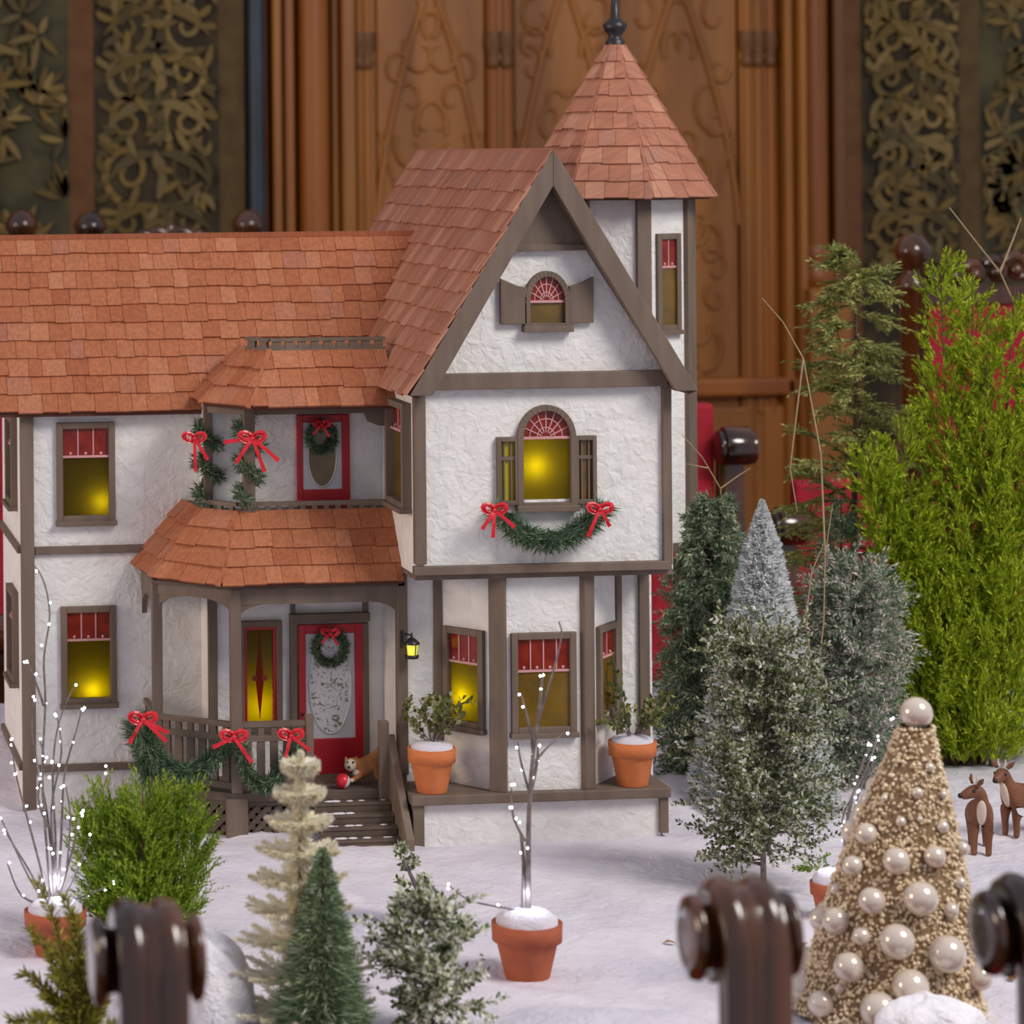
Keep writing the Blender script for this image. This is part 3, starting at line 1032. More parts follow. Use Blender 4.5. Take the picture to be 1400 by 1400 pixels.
# --- gable windows with arches and shutters
def arched(px0, py0, px1, py1, parch, Y, lit, shut, fw=.0065, sill_px=None):
    """rectangular light under a half-round stained light"""
    x0, x1, z0, z1 = R(px0, parch, px1, py1, Y)
    zt = at((px0 + px1) / 2, py0, Y).z
    fr = Fr((x0, Y, z0))
    w, h = x1 - x0, z1 - z0
    rv = zt - z1
    b = MB()
    b.fbox(fr, 0, fw, 0, h, -.004, .008)
    b.fbox(fr, w - fw, w, 0, h, -.004, .008)
    b.fbox(fr, fw, w - fw, 0, fw * .6, -.004, .008)
    k = 16
    for i in range(k):
        a0, a1 = PI * i / k, PI * (i + 1) / k
        o = lambda a, m, n: fr(w / 2 - (w / 2 - m) * math.cos(a), h + (rv - m) * math.sin(a), n)
        b.hexa([o(a0, fw, .008), o(a0, 0, .008), o(a0, 0, -.002), o(a0, fw, -.002), o(a1, fw, .008), o(a1, 0, .008), o(a1, 0, -.002), o(a1, fw, -.002)])
    f = part(b, 'arched_window', TM, .0005)
    part(MB().fbox(fr, fw, w - fw, h - .0014, h + .0014, 0, .004), 'transom', MT['pink_came'], parent=f)
    if lit:
        pane_fill(fr, w, f, fw - .001, w - fw + .001, fw * .5, h, -.001, MT['amber'])
    else:
        pane_fill(fr, w, f, fw - .001, w - fw + .001, fw * .5, h, .0012, MT['dull_amber'])
    arc = [fr(w / 2 - (w / 2 - fw) * math.cos(PI * i / 14), h + (rv - fw) * math.sin(PI * i / 14), .0018) for i in range(15)]
    part(MB().prism(arc[::-1], (0, .001, 0)), 'stained_pane', MT['red_glass'], parent=f)
    c = MB()
    ru_, rv_ = w / 2 - fw, rv - fw
    for m_ in (.38, .7):
        c.tube([fr(w / 2 - ru_ * m_ * math.cos(PI * i / 10), h + rv_ * m_ * math.sin(PI * i / 10), .0022) for i in range(11)], .0007, 5)
    for i in range(1, 8):
        a = PI * i / 8
        c.bar(fr(w / 2 - ru_ * .2 * math.cos(a), h + rv_ * .2 * math.sin(a), .0022), fr(w / 2 - ru_ * math.cos(a), h + rv_ * math.sin(a), .0022), .0012, .0012, NY)
    part(c, 'leading', MT['pink_came'], parent=f)
    part(MB().fbox(fr, -.002 if not sill_px else .002, w + .002, -.006, .001, -.002, .013), 'window_sill', TM, .0006, parent=f)
    for s, (p0, p1, q0, q1) in zip((-1, 1), shut):
        a0, a1, c0, c1 = R(p0, q0, p1, q1, Y)
        g = Fr((a0, Y, c0))
        sw, sh_ = a1 - a0, c1 - c0
        m = MB()
        if lit:       # side lights: pair of narrow glazed leaves
            for qq in ((0, .0045, 0, sh_), (sw - .0045, sw, 0, sh_), (.0045, sw - .0045, 0, .005), (.0045, sw - .0045, sh_ - .005, sh_)):
                m.fbox(g, *qq, 0, .007)
            so = part(m, 'side_light', TM, .0005, parent=f)
            m2 = MB()
            for u in (.34, .66):
                m2.fbox(g, sw * u - .0009, sw * u + .0009, .005, sh_ - .005, .001, .004)
            m2.fbox(g, .0045, sw - .0045, sh_ * .66, sh_ * .66 + .004, .001, .0045)
            so2 = part(m2, 'glazing_bar', TM, parent=f)
            pane_fill(g, sw, f, .0045, sw - .0045, .005, sh_ - .005, .0012, MT['dull_amber'] if s > 0 else MT['amber_glow_side'])
        else:
            pts = [g(0, 0, .008), g(sw, 0, .008)]
            if s < 0:
                pts += [g(sw, sh_ * .80, .008), g(sw * .62, sh_ * .84, .008), g(0, sh_, .008)]
            else:
                pts += [g(sw, sh_, .008), g(sw * .38, sh_ * .84, .008), g(0, sh_ * .80, .008)]
            part(MB().prism(pts, (0, .006, 0)), 'shutter', TM, .0008, parent=f)
    return f, fr, w, h


MT['amber_glow_side'] = mat('glow_tinted_amber', srgb(178, 160, 24), rough=.2)  # bright yellow colour stands in for lamplight in one side light
arched(715, 370, 778, 446, 412, JY, False, ((682, 718, 380, 443), (776, 809, 378, 441)))
f, fr, w, h = arched(706, 553, 786, 691, 598, JY, True, ((678, 708, 597, 690), (784, 814, 595, 688)))
bx = MB()
for q in ((0, w, 0, h + .01, -.052, -.05), (.002, .004, 0, h + .01, -.05, -.008), (w - .004, w - .002, 0, h + .01, -.05, -.008), (0, w, .002, .004, -.05, -.008), (0, w, h + .004, h + .006, -.05, -.008)):
    bx.fbox(fr, *q)
part(bx, 'light_box', MT['recess'], parent=f)  # another unseen box added to hold the light behind this pane
l = bpy.data.lights.new('house_bulb', 'POINT')
l.energy, l.color, l.shadow_soft_size = .05, (1, .92, .5), .006
lo = bpy.data.objects.new('house_bulb', l)
COL.objects.link(lo)
lo.location = fr(w * .34, h * .58, -.016)

# window on the side of the jetty, over the balcony
z0, z1 = at(556, 692, .05).z, at(556, 548, .05).z
window((xJ0, .105, z0), (0, -1, 0), (-1, 0, 0), .09, z1 - z0, style='dull', depth=.011, top=.25)

# --- porch: floor, posts, arches, rails, skirt, stairs
zr0 = at(430, 803, PY).z              # header top
zr1 = at(430, 824, PY).z
cP3 = at(322, 930, PY)                # front corner post
cP1 = at(215, 930, .145)              # back corner post of the splay
xPe = at(548, 930, PY).x
floor_plan = [(cP1.x - .004, VY), (cP1.x - .004, .14), (cP3.x - .004, PY - .006), (xPe + .004, PY - .006), (xPe + .004, DY), (xD0, DY), (xD0, VY)]
part(MB().prism([Vector((x, y, zfloor)) for x, y in floor_plan], (0, 0, -.010)), 'porch_floor', DT, .0006)
part(MB().prism([Vector((x, y, zr0 + .004)) for x, y in floor_plan], (0, 0, -.004)), 'porch_ceiling', DT)


def post(p, r, z0, z1, name='porch_post'):
    return part(MB().box(p[0] - r, p[0] + r, p[1] - r, p[1] + r, z0, z1), name, TM, .0008)


post(cP1, .0058, zfloor, zr0)
post(cP3, .0062, zfloor, zr0)
post((xPe, PY), .0052, zfloor, zr0)
frF = Fr((cP3.x, PY, 0))
LF = xPe - cP3.x
frS, LS = wallframe((cP1.x, .145), (cP3.x, PY))


def arch_header(fr, L, ztop, zbot, rx, rz, name):
    """header beam with a quarter-round bracket at each end"""
    b = MB()
    b.fbox(fr, 0, L, zbot, ztop, -.004, .004)
    for s in (0, 1):
        pts = [fr(0 if s == 0 else L, zbot, .003)]
        for i in range(9):
            a = PI / 2 * i / 8
            u = rx * (1 - math.sin(a))
            v = zbot - rz * (1 - math.cos(a))
            pts.append(fr(u if s == 0 else L - u, v, .003))
        # order: corner, then from (rx,zbot)->(0,zbot-rz)
        pts = [fr(0 if s == 0 else L, zbot + .0005, .003)] + [fr((rx * (1 - math.sin(PI / 2 * i / 8))) if s == 0 else L - rx * (1 - math.sin(PI / 2 * i / 8)), zbot - rz * (1 - math.cos(PI / 2 * i / 8)), .003) for i in range(9)]
        if s == 0:
            pts = pts[::-1]
        b.prism(pts, fr.n * -.006)
    return part(b, name, TM)


arch_header(frF, LF, zr0, zr1, .036, .024, 'arched_header')
arch_header(frS, LS, zr0, at(265, 816, .11).z, LS * .46, .022, 'arched_header')
# left end of the porch, back to the wing wall
frE, LE = wallframe((cP1.x, VY), (cP1.x, .145))
arch_header(frE, LE, zr0, at(205, 812, .2).z, LE * .46, .03, 'arched_header')


def railing(fr, u0, u1, zt, zb, nb, name='porch_railing'):
    b = MB()
    zb1_, = (zb,)
    hgt = zt - zb
    b.fbox(fr, u0, u1, zb + hgt - .006, zb + hgt, -.003, .003)
    r = part(b, name, TM)
    for v0, v1 in ((hgt - .0225, hgt - .0155), (0, .007)):
        part(MB().fbox(fr, u0, u1, zb + v0, zb + v1, -.003, .003), 'cross_rail', TM, parent=r)
    st = (u1 - u0) / nb
    for i in range(nb):
        uc = u0 + st * (i + .5)
        m = MB().fbox(fr, uc - st * .30, uc + st * .30, zb + .007, zb + hgt - .0225, -.002, .002)
        part(m, 'baluster', TM, parent=r)
        m = MB().fbox(fr, uc - st * .22, uc + st * .22, zb + hgt - .0155, zb + hgt - .006, -.002, .002)
        part(m, 'baluster', TM, parent=r)
    return r


ztr = at(365, 986, PY).z
uN = (at(419, 1000, PY).x - cP3.x)
railing(frF, .006, uN, ztr, zfloor + .004, 5)
railing(frS, .005, LS - .005, ztr, zfloor + .004, 6)
railing(frE, .005, LE - .005, ztr, zfloor + .004, 5)
post((cP3.x + uN + .003, PY), .0045, zfloor, ztr + .006, 'newel_post')

# skirt with a diamond lattice
def lattice(fr, L, z0, z1):
    root = part(MB().fbox(fr, 0, L, z0, z1, -.012, -.008), 'porch_skirt_shade', MT['dark'])  # dark sheet stands in for shade seen through the lattice holes
    b = MB()
    b.fbox(fr, 0, L, z1 - .006, z1, -.008, .002)
    b.fbox(fr, 0, L, z0, z0 + .006, -.008, .002)
    st = .0125
    h = z1 - z0
    k = -int(h / st) - 1
    while k * st < L:
        for s in (1, -1):
            ua = k * st
            p0, p1 = (ua, z0), (ua + h, z1)
            if s < 0:
                p0, p1 = (ua, z1), (ua + h, z0)
            t0 = max(0, (0 - p0[0]) / h)
            t1 = min(1, (L - p0[0]) / h)
            if t1 - t0 > .02:
                q0 = fr(p0[0] + h * t0, p0[1] + (p1[1] - p0[1]) * t0, -.003 + s * .001)
                q1 = fr(p0[0] + h * t1, p0[1] + (p1[1] - p0[1]) * t1, -.003 + s * .001)
                b.bar(q0, q1, .0055, .0016, fr.n)
        k += 1
    part(b, 'lattice', DT, parent=root)
    return root


zsk0 = T + .002
lattice(Fr((cP3.x, PY, 0)), at(436, 1100, PY).x - cP3.x, zsk0, zfloor - .009)
lattice(frS, LS, zsk0, zfloor - .009)
lattice(frE, LE, zsk0, zfloor - .009)
part(MB().box(cP3.x - .012, cP3.x + .012, PY - .007, PY + .004, zsk0, zfloor - .006), 'skirt_post', TM, .0008)

# stairs
xs0, xs1 = at(436, 1120, .03).x, at(541, 1120, .03).x
nst = 5
rise = (zfloor - (T + .006)) / nst
run = .0165
for i in range(nst):
    zt_ = zfloor - rise * i - .0005
    yb_ = PY - .006 - run * i
    m = MB()
    m.box(xs0, xs1, yb_ - run, PY, zt_ - rise, zt_ - rise + .0001)
    b = MB()
    b.box(xs0 - .002, xs1 + .002, yb_ - run - .003, yb_ + .002, zt_ - rise - .003, zt_ - rise)
    b.box(xs0, xs1, yb_ - .002, yb_, zt_ - rise, zt_ - .003)
    part(b, 'step', DT, .0005)
rr = random.Random(8)
b = MB()
for i in range(nst):
    for k in range(6):
        x_ = rr.uniform(xs0 + .01, xs1 - .006)
        b.ball((x_, PY - .006 - run * (i + .55), zfloor - rise * (i + 1) - .0003), rr.uniform(.0016, .0042), 8, 5, (1.5, .8, .35))
part(b, 'snow_dusting', MT['snow'], kind='stuff')
for x_ in (xs1 + .001,):
    y0_, y1_ = PY - .004, PY - .006 - run * nst - .012
    poly = [Vector((x_, y0_, zfloor - .07)), Vector((x_, y0_, zfloor + .062)), Vector((x_, y1_ + .03, T + .05)), Vector((x_, y1_, T + .02)), Vector((x_, y1_, T)), ]
    part(MB().prism([p + Vector((0, 0, 0)) for p in poly], (.009, 0, 0)), 'stair_parapet', TM, .0008)
post((xs1 - .004, PY - .008), .0055, zfloor - .012, at(534, 983, PY).z, 'newel_post')

# porch roof
def facet_roof(name, pts_b, pts_t, rows, w, m, seed):
    """pts_b / pts_t: eave and top corners from left to right"""
    pb, pt = [Vector(p) for p in pts_b], [Vector(p) for p in pts_t]
    b = MB()
    k = len(pb)
    for i in range(k - 1):
        n = (pb[i + 1] - pb[i]).cross(pt[i] - pb[i]).normalized() * .005
        b.hexa([pb[i] - n, pb[i + 1] - n, pt[i + 1] - n, pt[i] - n, pb[i], pb[i + 1], pt[i + 1], pt[i]])
    root = part(b, name, MT['roof_deck'])
    for i in range(k - 1):
        shingles(pb[i], pb[i + 1], pt[i + 1], pt[i], rows, w, m, root, seed=seed + i)
        if i:
            up_ = Vector((-.25, -.35, .9)) * .0028
            part(MB().bar(pb[i] + up_, pt[i] + up_, .006, .0026), 'hip_cap', m, .0008, parent=root)
    return root


def hip(plan, q):
    """move every edge of an eave line inwards by q, so that all facets keep one pitch"""
    P2 = [Vector((p.x, p.y)) for p in map(Vector, plan)]
    z = Vector(plan[0]).z
    L = []
    for i in range(len(P2) - 1):
        d = (P2[i + 1] - P2[i]).normalized()
        L.append((P2[i] + Vector((-d.y, d.x)) * q, d))
    out = [L[0][0]]
    for (p, d), (p2, d2) in zip(L, L[1:]):
        t = (p2 - p).cross(d2) / d.cross(d2)
        out.append(p + d * t)
    out.append(Vector((P2[-1].x, L[-1][0].y)))
    return out


zPe, zPt = at(430, 798, .062).z, at(430, 699, .12).z
E = lambda px, Y, z, py: (at(px, py, Y).x, Y, z)
eave = [E(183, .248, zPe, 772), E(212, .137, zPe, 797), E(304, .062, zPe, 803), (xJ0 - .0005, .062, zPe)]
ptop = [Vector((p.x, p.y, zPt)) for p in hip(eave, .060)]
facet_roof('porch_roof', eave, ptop, 4, .024, MT['cedar'], 20)
part(MB().prism(ptop[:3] + [Vector((xJ0, ptop[3].y, zPt)), Vector((xJ0, DY, zPt)), Vector((xD0, DY, zPt)), Vector((xD0, .245, zPt))], (0, 0, -.005)), 'balcony_floor', DT)

# balcony: rail, posts, header, roof
zb_t = at(410, 685, .125).z
bl0 = ptop[2] + Vector((.002, .003, 0))
frR = Fr((bl0.x, bl0.y, 0))
LR = xJ0 - bl0.x
bl1 = ptop[1] + Vector((.003, .002, 0))
frR2, LR2 = wallframe((bl1.x, bl1.y), (bl0.x, bl0.y))


def low_rail(fr, L, n):
    r = part(MB().fbox(fr, 0, L, zb_t - .005, zb_t, -.003, .003), 'balcony_railing', TM)
    part(MB().fbox(fr, 0, L, zPt, zPt + .002, -.003, .003), 'cross_rail', TM, parent=r)
    for i in range(n):
        u = L * (i + .5) / n
        part(MB().fbox(fr, u - .003, u + .003, zPt, zb_t - .005, -.002, .002), 'baluster', TM, parent=r)


low_rail(frR, LR, 13)
low_rail(frR2, LR2, 3)
zu0, zu1 = at(430, 566, .12).z, at(430, 553, .12).z
bp1, bp2 = at(340, 620, .125), at(284, 620, .17)
post(bp1, .0065, zPt, zu1, 'balcony_post')
post(bp2, .005, zPt, zu1, 'balcony_post')
b = MB().box(bp1.x, xJ0, .121, .129, zu0, zu1)
part(b, 'balcony_header', TM)
f3, l3 = wallframe((bp2.x, .17), (bp1.x, .125))
part(MB().fbox(f3, 0, l3, zu0, zu1, -.004, .004), 'balcony_header', TM)
xq = at(524, 580, .13).x
part(MB().prism([Vector((xJ0, .123, zu0)), Vector((xJ0 - .03, .123, zu0)), Vector((xJ0 - .026, .123, zu0 - .01)), Vector((xJ0 - .014, .123, zu0 - .015)), Vector((xJ0, .123, zu0 - .016))], (0, .006, 0)), 'bracket', TM)
zBe, zBt = at(430, 556, .09).z, at(430, 479, .15).z
beave = [E(265, .25, zBe, 548), E(276, .165, zBe, 554), E(345, .09, zBe, 556), (xJ0 - .0005, .09, zBe)]
btop = [Vector((p.x, p.y, zBt)) for p in hip(beave, .055)]
broof = facet_roof('balcony_roof', beave, btop, 3, .024, MT['cedar'], 40)
cap = btop + [Vector((xJ0, .26, zBt))]
part(MB().prism(cap, (0, 0, -.004)), 'flat_top', TM)
# pierced cresting board round the flat top
zc1 = at(430, 461, .15).z
for p, q, n in ((cap[1], cap[2], 2), (cap[2], cap[3], 9)):
    fr, L = wallframe(p, q)
    r = part(MB().fbox(fr, 0, L, zBt - .001, zBt + .0035, -.003, .003), 'cresting', TM)
    part(MB().fbox(fr, 0, L, zc1 - .004, zc1, -.003, .003), 'cross_rail', TM, parent=r)
    for i in range(n):
        u = L * (i + .5) / n
        part(MB().fbox(fr, u - L / n * .31, u + L / n * .31, zBt, zc1, -.002, .002), 'cresting_block', TM, parent=r)

# --- tower
tc = at(843, 270, .5)
tva = math.atan2(843 + 350, F)
toc = Vector((-math.sin(tva), -math.cos(tva), 0))
rgt = Vector((math.cos(tva), -math.sin(tva), 0))
mpp = (tc - CAM).dot(FWD) / F


def tv(al, r, z):
    a = math.radians(al)
    return Vector((tc.x, tc.y, z)) + (toc * math.cos(a) + rgt * math.sin(a)) * r


zt0, zt1 = at(880, 745, .45).z, at(880, 268, .5).z
rT, rRf = 106 * mpp, 139 * mpp
b = MB()
b.prism([tv(19 + 45 * k, rT, zt1) for k in range(8)], (0, 0, zt0 - zt1))
part(b, 'tower_wall', ST)
part(MB().prism([tv(19 + 45 * k, rT * 1.04, zt0 + .006) for k in range(8)], (0, 0, -.012)), 'tower_base', TM)
for k in range(8):
    p = tv(19 + 45 * k, rT, 0)
    n_ = (p - Vector((tc.x, tc.y, 0))).normalized()
    ff = Fr((p.x, p.y, 0), (-n_.y, n_.x, 0), n_)
    part(MB().fbox(ff, -.0095, .0095, zt0, zt1, -.006, .003), 'tower_post', TM, .0008)
pa, pb_ = tv(19, rT, 0), tv(64, rT, 0)
ffr, LT = wallframe((pa.x, pa.y), (pb_.x, pb_.y))
zw0, zw1 = at(910, 450, .45).z, at(910, 318, .45).z
window(ffr(LT * .25, zw0), ffr.a, ffr.n, LT * .52, zw1 - zw0, style='dull', lites=2, depth=.005)
zap = at(839, 62, .5).z
zev = at(843, 271, .42).z
tr_root = part(MB().prism([tv(19 + 45 * k, rRf * .97, zev + .002) for k in range(8)], (0, 0, -.004)), 'tower_roof', MT['roof_deck'])
for k in range(8):
    top_r = .010
    shingles(tv(19 + 45 * k - 45, rRf, zev), tv(19 + 45 * k, rRf, zev), tv(19 + 45 * k, top_r, zap), tv(19 + 45 * k - 45, top_r, zap), 9, .026, MT['rose_cedar'], tr_root, seed=60 + k)
    q0, q1 = tv(19 + 45 * k, rRf + .002, zev + .001), tv(19 + 45 * k, top_r + .002, zap)
    part(MB().bar(q0, q1, .005, .003), 'hip_cap', MT['rose_cedar'], parent=tr_root)
part(MB().lathe([(rRf * .9, zev), (.009, zap)], (tc.x, tc.y, 0), n=8).build('roof_core', MT['roof_deck'], tr_root) and MB().lathe(
    [(.012, zap - .004), (.013, zap + .004), (.010, zap + .008), (.008, zap + .012), (.014, zap + .020), (.016, zap + .026), (.012, zap + .031), (.006, zap + .036), (.0045, zap + .06), (.004, zap + .085), (.007, zap + .095), (.001, zap + .12)],
    (tc.x, tc.y, 0), n=18), 'finial', MT['iron'])

# --- porch lantern
lx = at(563, 888, WY - .018)
ln = part(MB().lathe([(.0075, -.010), (.0085, -.008), (.0085, -.0065), (.006, -.006)], lx, n=8), 'wall_lantern', MT['iron'])
part(MB().lathe([(.0058, -.006), (.0072, .005), (.0072, .006)], lx, n=8), 'lantern_glass', MT['lantern_glow'], parent=ln)
b = MB().lathe([(.0095, .006), (.0095, .0075), (.004, .0125), (.0015, .014), (.001, .019)], lx, n=8)
for k in range(4):
    a = k * PI / 2 + .4
    b.bar(lx + Vector((.0068 * math.cos(a), .0068 * math.sin(a), -.006)), lx + Vector((.008 * math.cos(a), .008 * math.sin(a), .006)), .0009, .0009)
b.bar(lx + Vector((0, 0, .016)), (lx.x - .006, WY - .002, lx.z + .016), .0016, .0016)
b.bar((lx.x - .009, WY - .007, lx.z + .0), (lx.x - .009, WY - .007, lx.z + .02), .003, .003)
part(b, 'lantern_cap', MT['iron'], parent=ln)

# --- hang the shingles: the 300 that show largest one by one, the rest joined roof by roof
SHINGLES.sort(key=lambda s: -s[0])
rest = {}
for i, (pr, name, mb, m, par) in enumerate(SHINGLES):
    if i < 300 and pr > 0:
        mb.build(name, m, par)
    else:
        q = rest.setdefault(m.name, (MB(), m))
        q[0].add(mb.v, mb.f)
for mb, m in rest.values():
    part(mb, 'shingle_courses', m, kind='stuff')

# ------------------------------------------------------------------ plants: leaf and needle geometry
def unit(v):
    return v / np.maximum(np.linalg.norm(v, axis=-1, keepdims=True), 1e-9)


def perp(d, rng):
    r = rng.normal(size=d.shape)
    return unit(np.cross(d, r))


class Leaves:
    """diamond blades collected as arrays: base, tip direction, length, width"""
    def __init__(s):
        s.P, s.D, s.L, s.Wd, s.S = [], [], [], [], []

    def add(s, P, D, L, Wd, S=None, rng=RNG):
        P = np.asarray(P, float).reshape(-1, 3)
        D = unit(np.asarray(D, float).reshape(-1, 3))
        s.P.append(P)
        s.D.append(D)
        s.L.append(np.broadcast_to(L, (len(P),)).astype(float))
        s.Wd.append(np.broadcast_to(Wd, (len(P),)).astype(float))
        s.S.append(perp(D, rng) if S is None else unit(np.asarray(S, float)))

    def build(s, name, m, parent, kind='stuff', mid=.45, label=None):
        P, D, L, Wd, S = map(np.concatenate, (s.P, s.D, s.L, s.Wd, s.S))
        n = len(P)
        o = np.array(wloc(parent))
        L, Wd = L[:, None], Wd[:, None]
        nn = np.cross(D, S)
        V = np.empty((n, 4, 3))
        V[:, 0] = P
        V[:, 1] = P + D * L * mid + S * Wd / 2 + nn * Wd * .15
        V[:, 2] = P + D * L
        V[:, 3] = P + D * L * mid - S * Wd / 2 + nn * Wd * .15
        V = V.reshape(-1, 3) - o
        me = bpy.data.meshes.new(name)
        me.vertices.add(4 * n)
        me.vertices.foreach_set('co', V.ravel())
        me.loops.add(4 * n)
        me.loops.foreach_set('vertex_index', np.arange(4 * n, dtype=np.int32))
        me.polygons.add(n)
        me.polygons.foreach_set('loop_start', np.arange(0, 4 * n, 4, dtype=np.int32))
        me.polygons.foreach_set('loop_total', np.full(n, 4, dtype=np.int32))
        me.update(calc_edges=True)
        return link(name, me, m, parent, 0, label, kind)


def along(path, m, rng, lo=0.0, hi=1.0):
    """m points on each of n polylines (n,k,3): positions, tangents, t"""
    n, k, _ = path.shape
    t = lo + (hi - lo) * (np.arange(m)[None, :] + rng.uniform(0, 1, (n, m))) / m
    x = t * (k - 1)
    i = np.clip(x.astype(int), 0, k - 2)
    f = (x - i)[..., None]
    a = np.take_along_axis(path, i[..., None].repeat(3, -1), 1)
    b = np.take_along_axis(path, (i + 1)[..., None].repeat(3, -1), 1)
    return a * (1 - f) + b * f, unit(b - a), t


def curved(P0, D0, L, bend, k=6):
    """n polylines from P0 along D0 of length L, bent by vector bend (n,3) at the tip"""
    f = np.linspace(0, 1, k)[None, :, None]
    return P0[:, None] + D0[:, None] * L[:, None, None] * f + bend[:, None] * L[:, None, None] * f ** 2


def sprays(lv, path, m, nl, nw, ang, rng, flat=None, taper=.5, lo=.0, up=0.0):
    """needles along each polyline at angle ang to it; flat: keep them near the plane normal to flat"""
    p, t, s = along(path, m, rng, lo)
    p, t, s = p.reshape(-1, 3), t.reshape(-1, 3), s.ravel()
    q = perp(t, rng)
    if flat is not None:
        q = unit(q - np.asarray(flat) * (q @ np.asarray(flat))[:, None] * .85)
    a = ang * rng.uniform(.7, 1.25, len(p))[:, None]
    d = t * np.cos(a) + q * np.sin(a)
    d[:, 2] += up
    lv.add(p, d, nl * (1 - taper * s) * rng.uniform(.7, 1.2, len(p)), nw, rng=rng)


def rot_dirs(n, el0, el1, rng):
    az = rng.uniform(0, 2 * PI, n)
    el = rng.uniform(el0, el1, n)
    return np.stack([np.cos(az) * np.cos(el), np.sin(az) * np.cos(el), np.sin(el)], -1), az


def sprig_stems(paths, r, name, m, parent, n=5, every=1):
    mb = MB()
    for p in paths[::every]:
        k = len(p)
        mb.tube(list(map(Vector, p)), [r * (1 - .7 * i / (k - 1)) for i in range(k)], n)
    return mb.build(name, m, parent, kind='stuff')


def ground(px, py):
    """where a thing whose foot shows at that place stands on the snow"""
    p = atz(px, py, T + .006)
    return Vector((p.x, p.y, float(snowz(p.x, p.y)) - .002))


G = {}
G['cypress'] = island_mat('lime_cypress', [(0, srgb(107, 130, 26)), (.35, srgb(158, 179, 38)), (.7, srgb(196, 211, 52)), (.92, srgb(228, 236, 82)), (1, srgb(86, 111, 28))], .6, 0.4)
G['bush'] = island_mat('green_bush', [(0, srgb(82, 109, 27)), (.4, srgb(124, 154, 40)), (.75, srgb(161, 186, 56)), (1, srgb(198, 213, 87))], .6, 0.4)
G['cedar'] = island_mat('cedar_sprays', [(0, srgb(103, 113, 63)), (.4, srgb(153, 160, 89)), (.75, srgb(194, 196, 119)), (1, srgb(239, 232, 152))], .65, 0.4)
G['pine'] = island_mat('blue_green_pine', [(0, srgb(82, 102, 82)), (.4, srgb(124, 145, 118)), (.75, srgb(170, 183, 153)), (1, srgb(235, 229, 193))], .65, 0.4)
G['frost'] = island_mat('frosted_bristle', [(0, srgb(147, 151, 143)), (.3, srgb(224, 227, 226)), (.65, srgb(255, 255, 255)), (1, srgb(255, 255, 255))], .8, 0.4)
G['frostgreen'] = island_mat('frosted_green', [(0, srgb(87, 109, 89)), (.35, srgb(131, 152, 126)), (.6, srgb(177, 193, 162)), (.82, srgb(243, 225, 224)), (1, srgb(243, 225, 224))], .75, 0.4)
G['boxleaf'] = island_mat('dusted_leaves', [(0, srgb(70, 82, 47)), (.3, srgb(105, 117, 74)), (.55, srgb(139, 146, 106)), (.74, srgb(219, 219, 194)), (1, srgb(228, 228, 228))], .7, 0.4)
G['boxfrost'] = island_mat('frosted_leaves', [(0, srgb(83, 97, 56)), (.3, srgb(124, 139, 88)), (.42, srgb(165, 173, 126)), (.58, srgb(255, 255, 230)), (1, srgb(255, 255, 255))], .7, 0.4)
G['cream'] = island_mat('cream_bristle', [(0, srgb(218, 203, 171)), (.4, srgb(255, 253, 225)), (.8, srgb(255, 255, 255)), (1, srgb(237, 226, 206))], .8, 0.4)
G['brush'] = island_mat('green_brush', [(0, srgb(79, 100, 75)), (.4, srgb(120, 144, 111)), (.7, srgb(164, 185, 147)), (.93, srgb(222, 236, 193)), (1, srgb(255, 255, 251))], .7, 0.4)
G['olive'] = island_mat('olive_needles', [(0, srgb(107, 107, 40)), (.5, srgb(155, 155, 65)), (1, srgb(207, 199, 100))], .65, 0.4)
G['shrub'] = island_mat('pot_leaves', [(0, srgb(76, 84, 41)), (.5, srgb(115, 122, 66)), (.85, srgb(155, 158, 97)), (1, srgb(216, 211, 173))], .6, 0.4)
G['lime'] = island_mat('lime_sprig', [(0, srgb(113, 143, 48)), (.6, srgb(146, 172, 72)), (1, srgb(169, 191, 98))], .6, 0.4)
G['brown'] = mat('brown_stem', srgb(84, 62, 42), srgb(110, 84, 58), .8, 80)


def mpx(p):
    """metres per pixel at a place"""
    return (Vector(p) - CAM).dot(FWD) / F


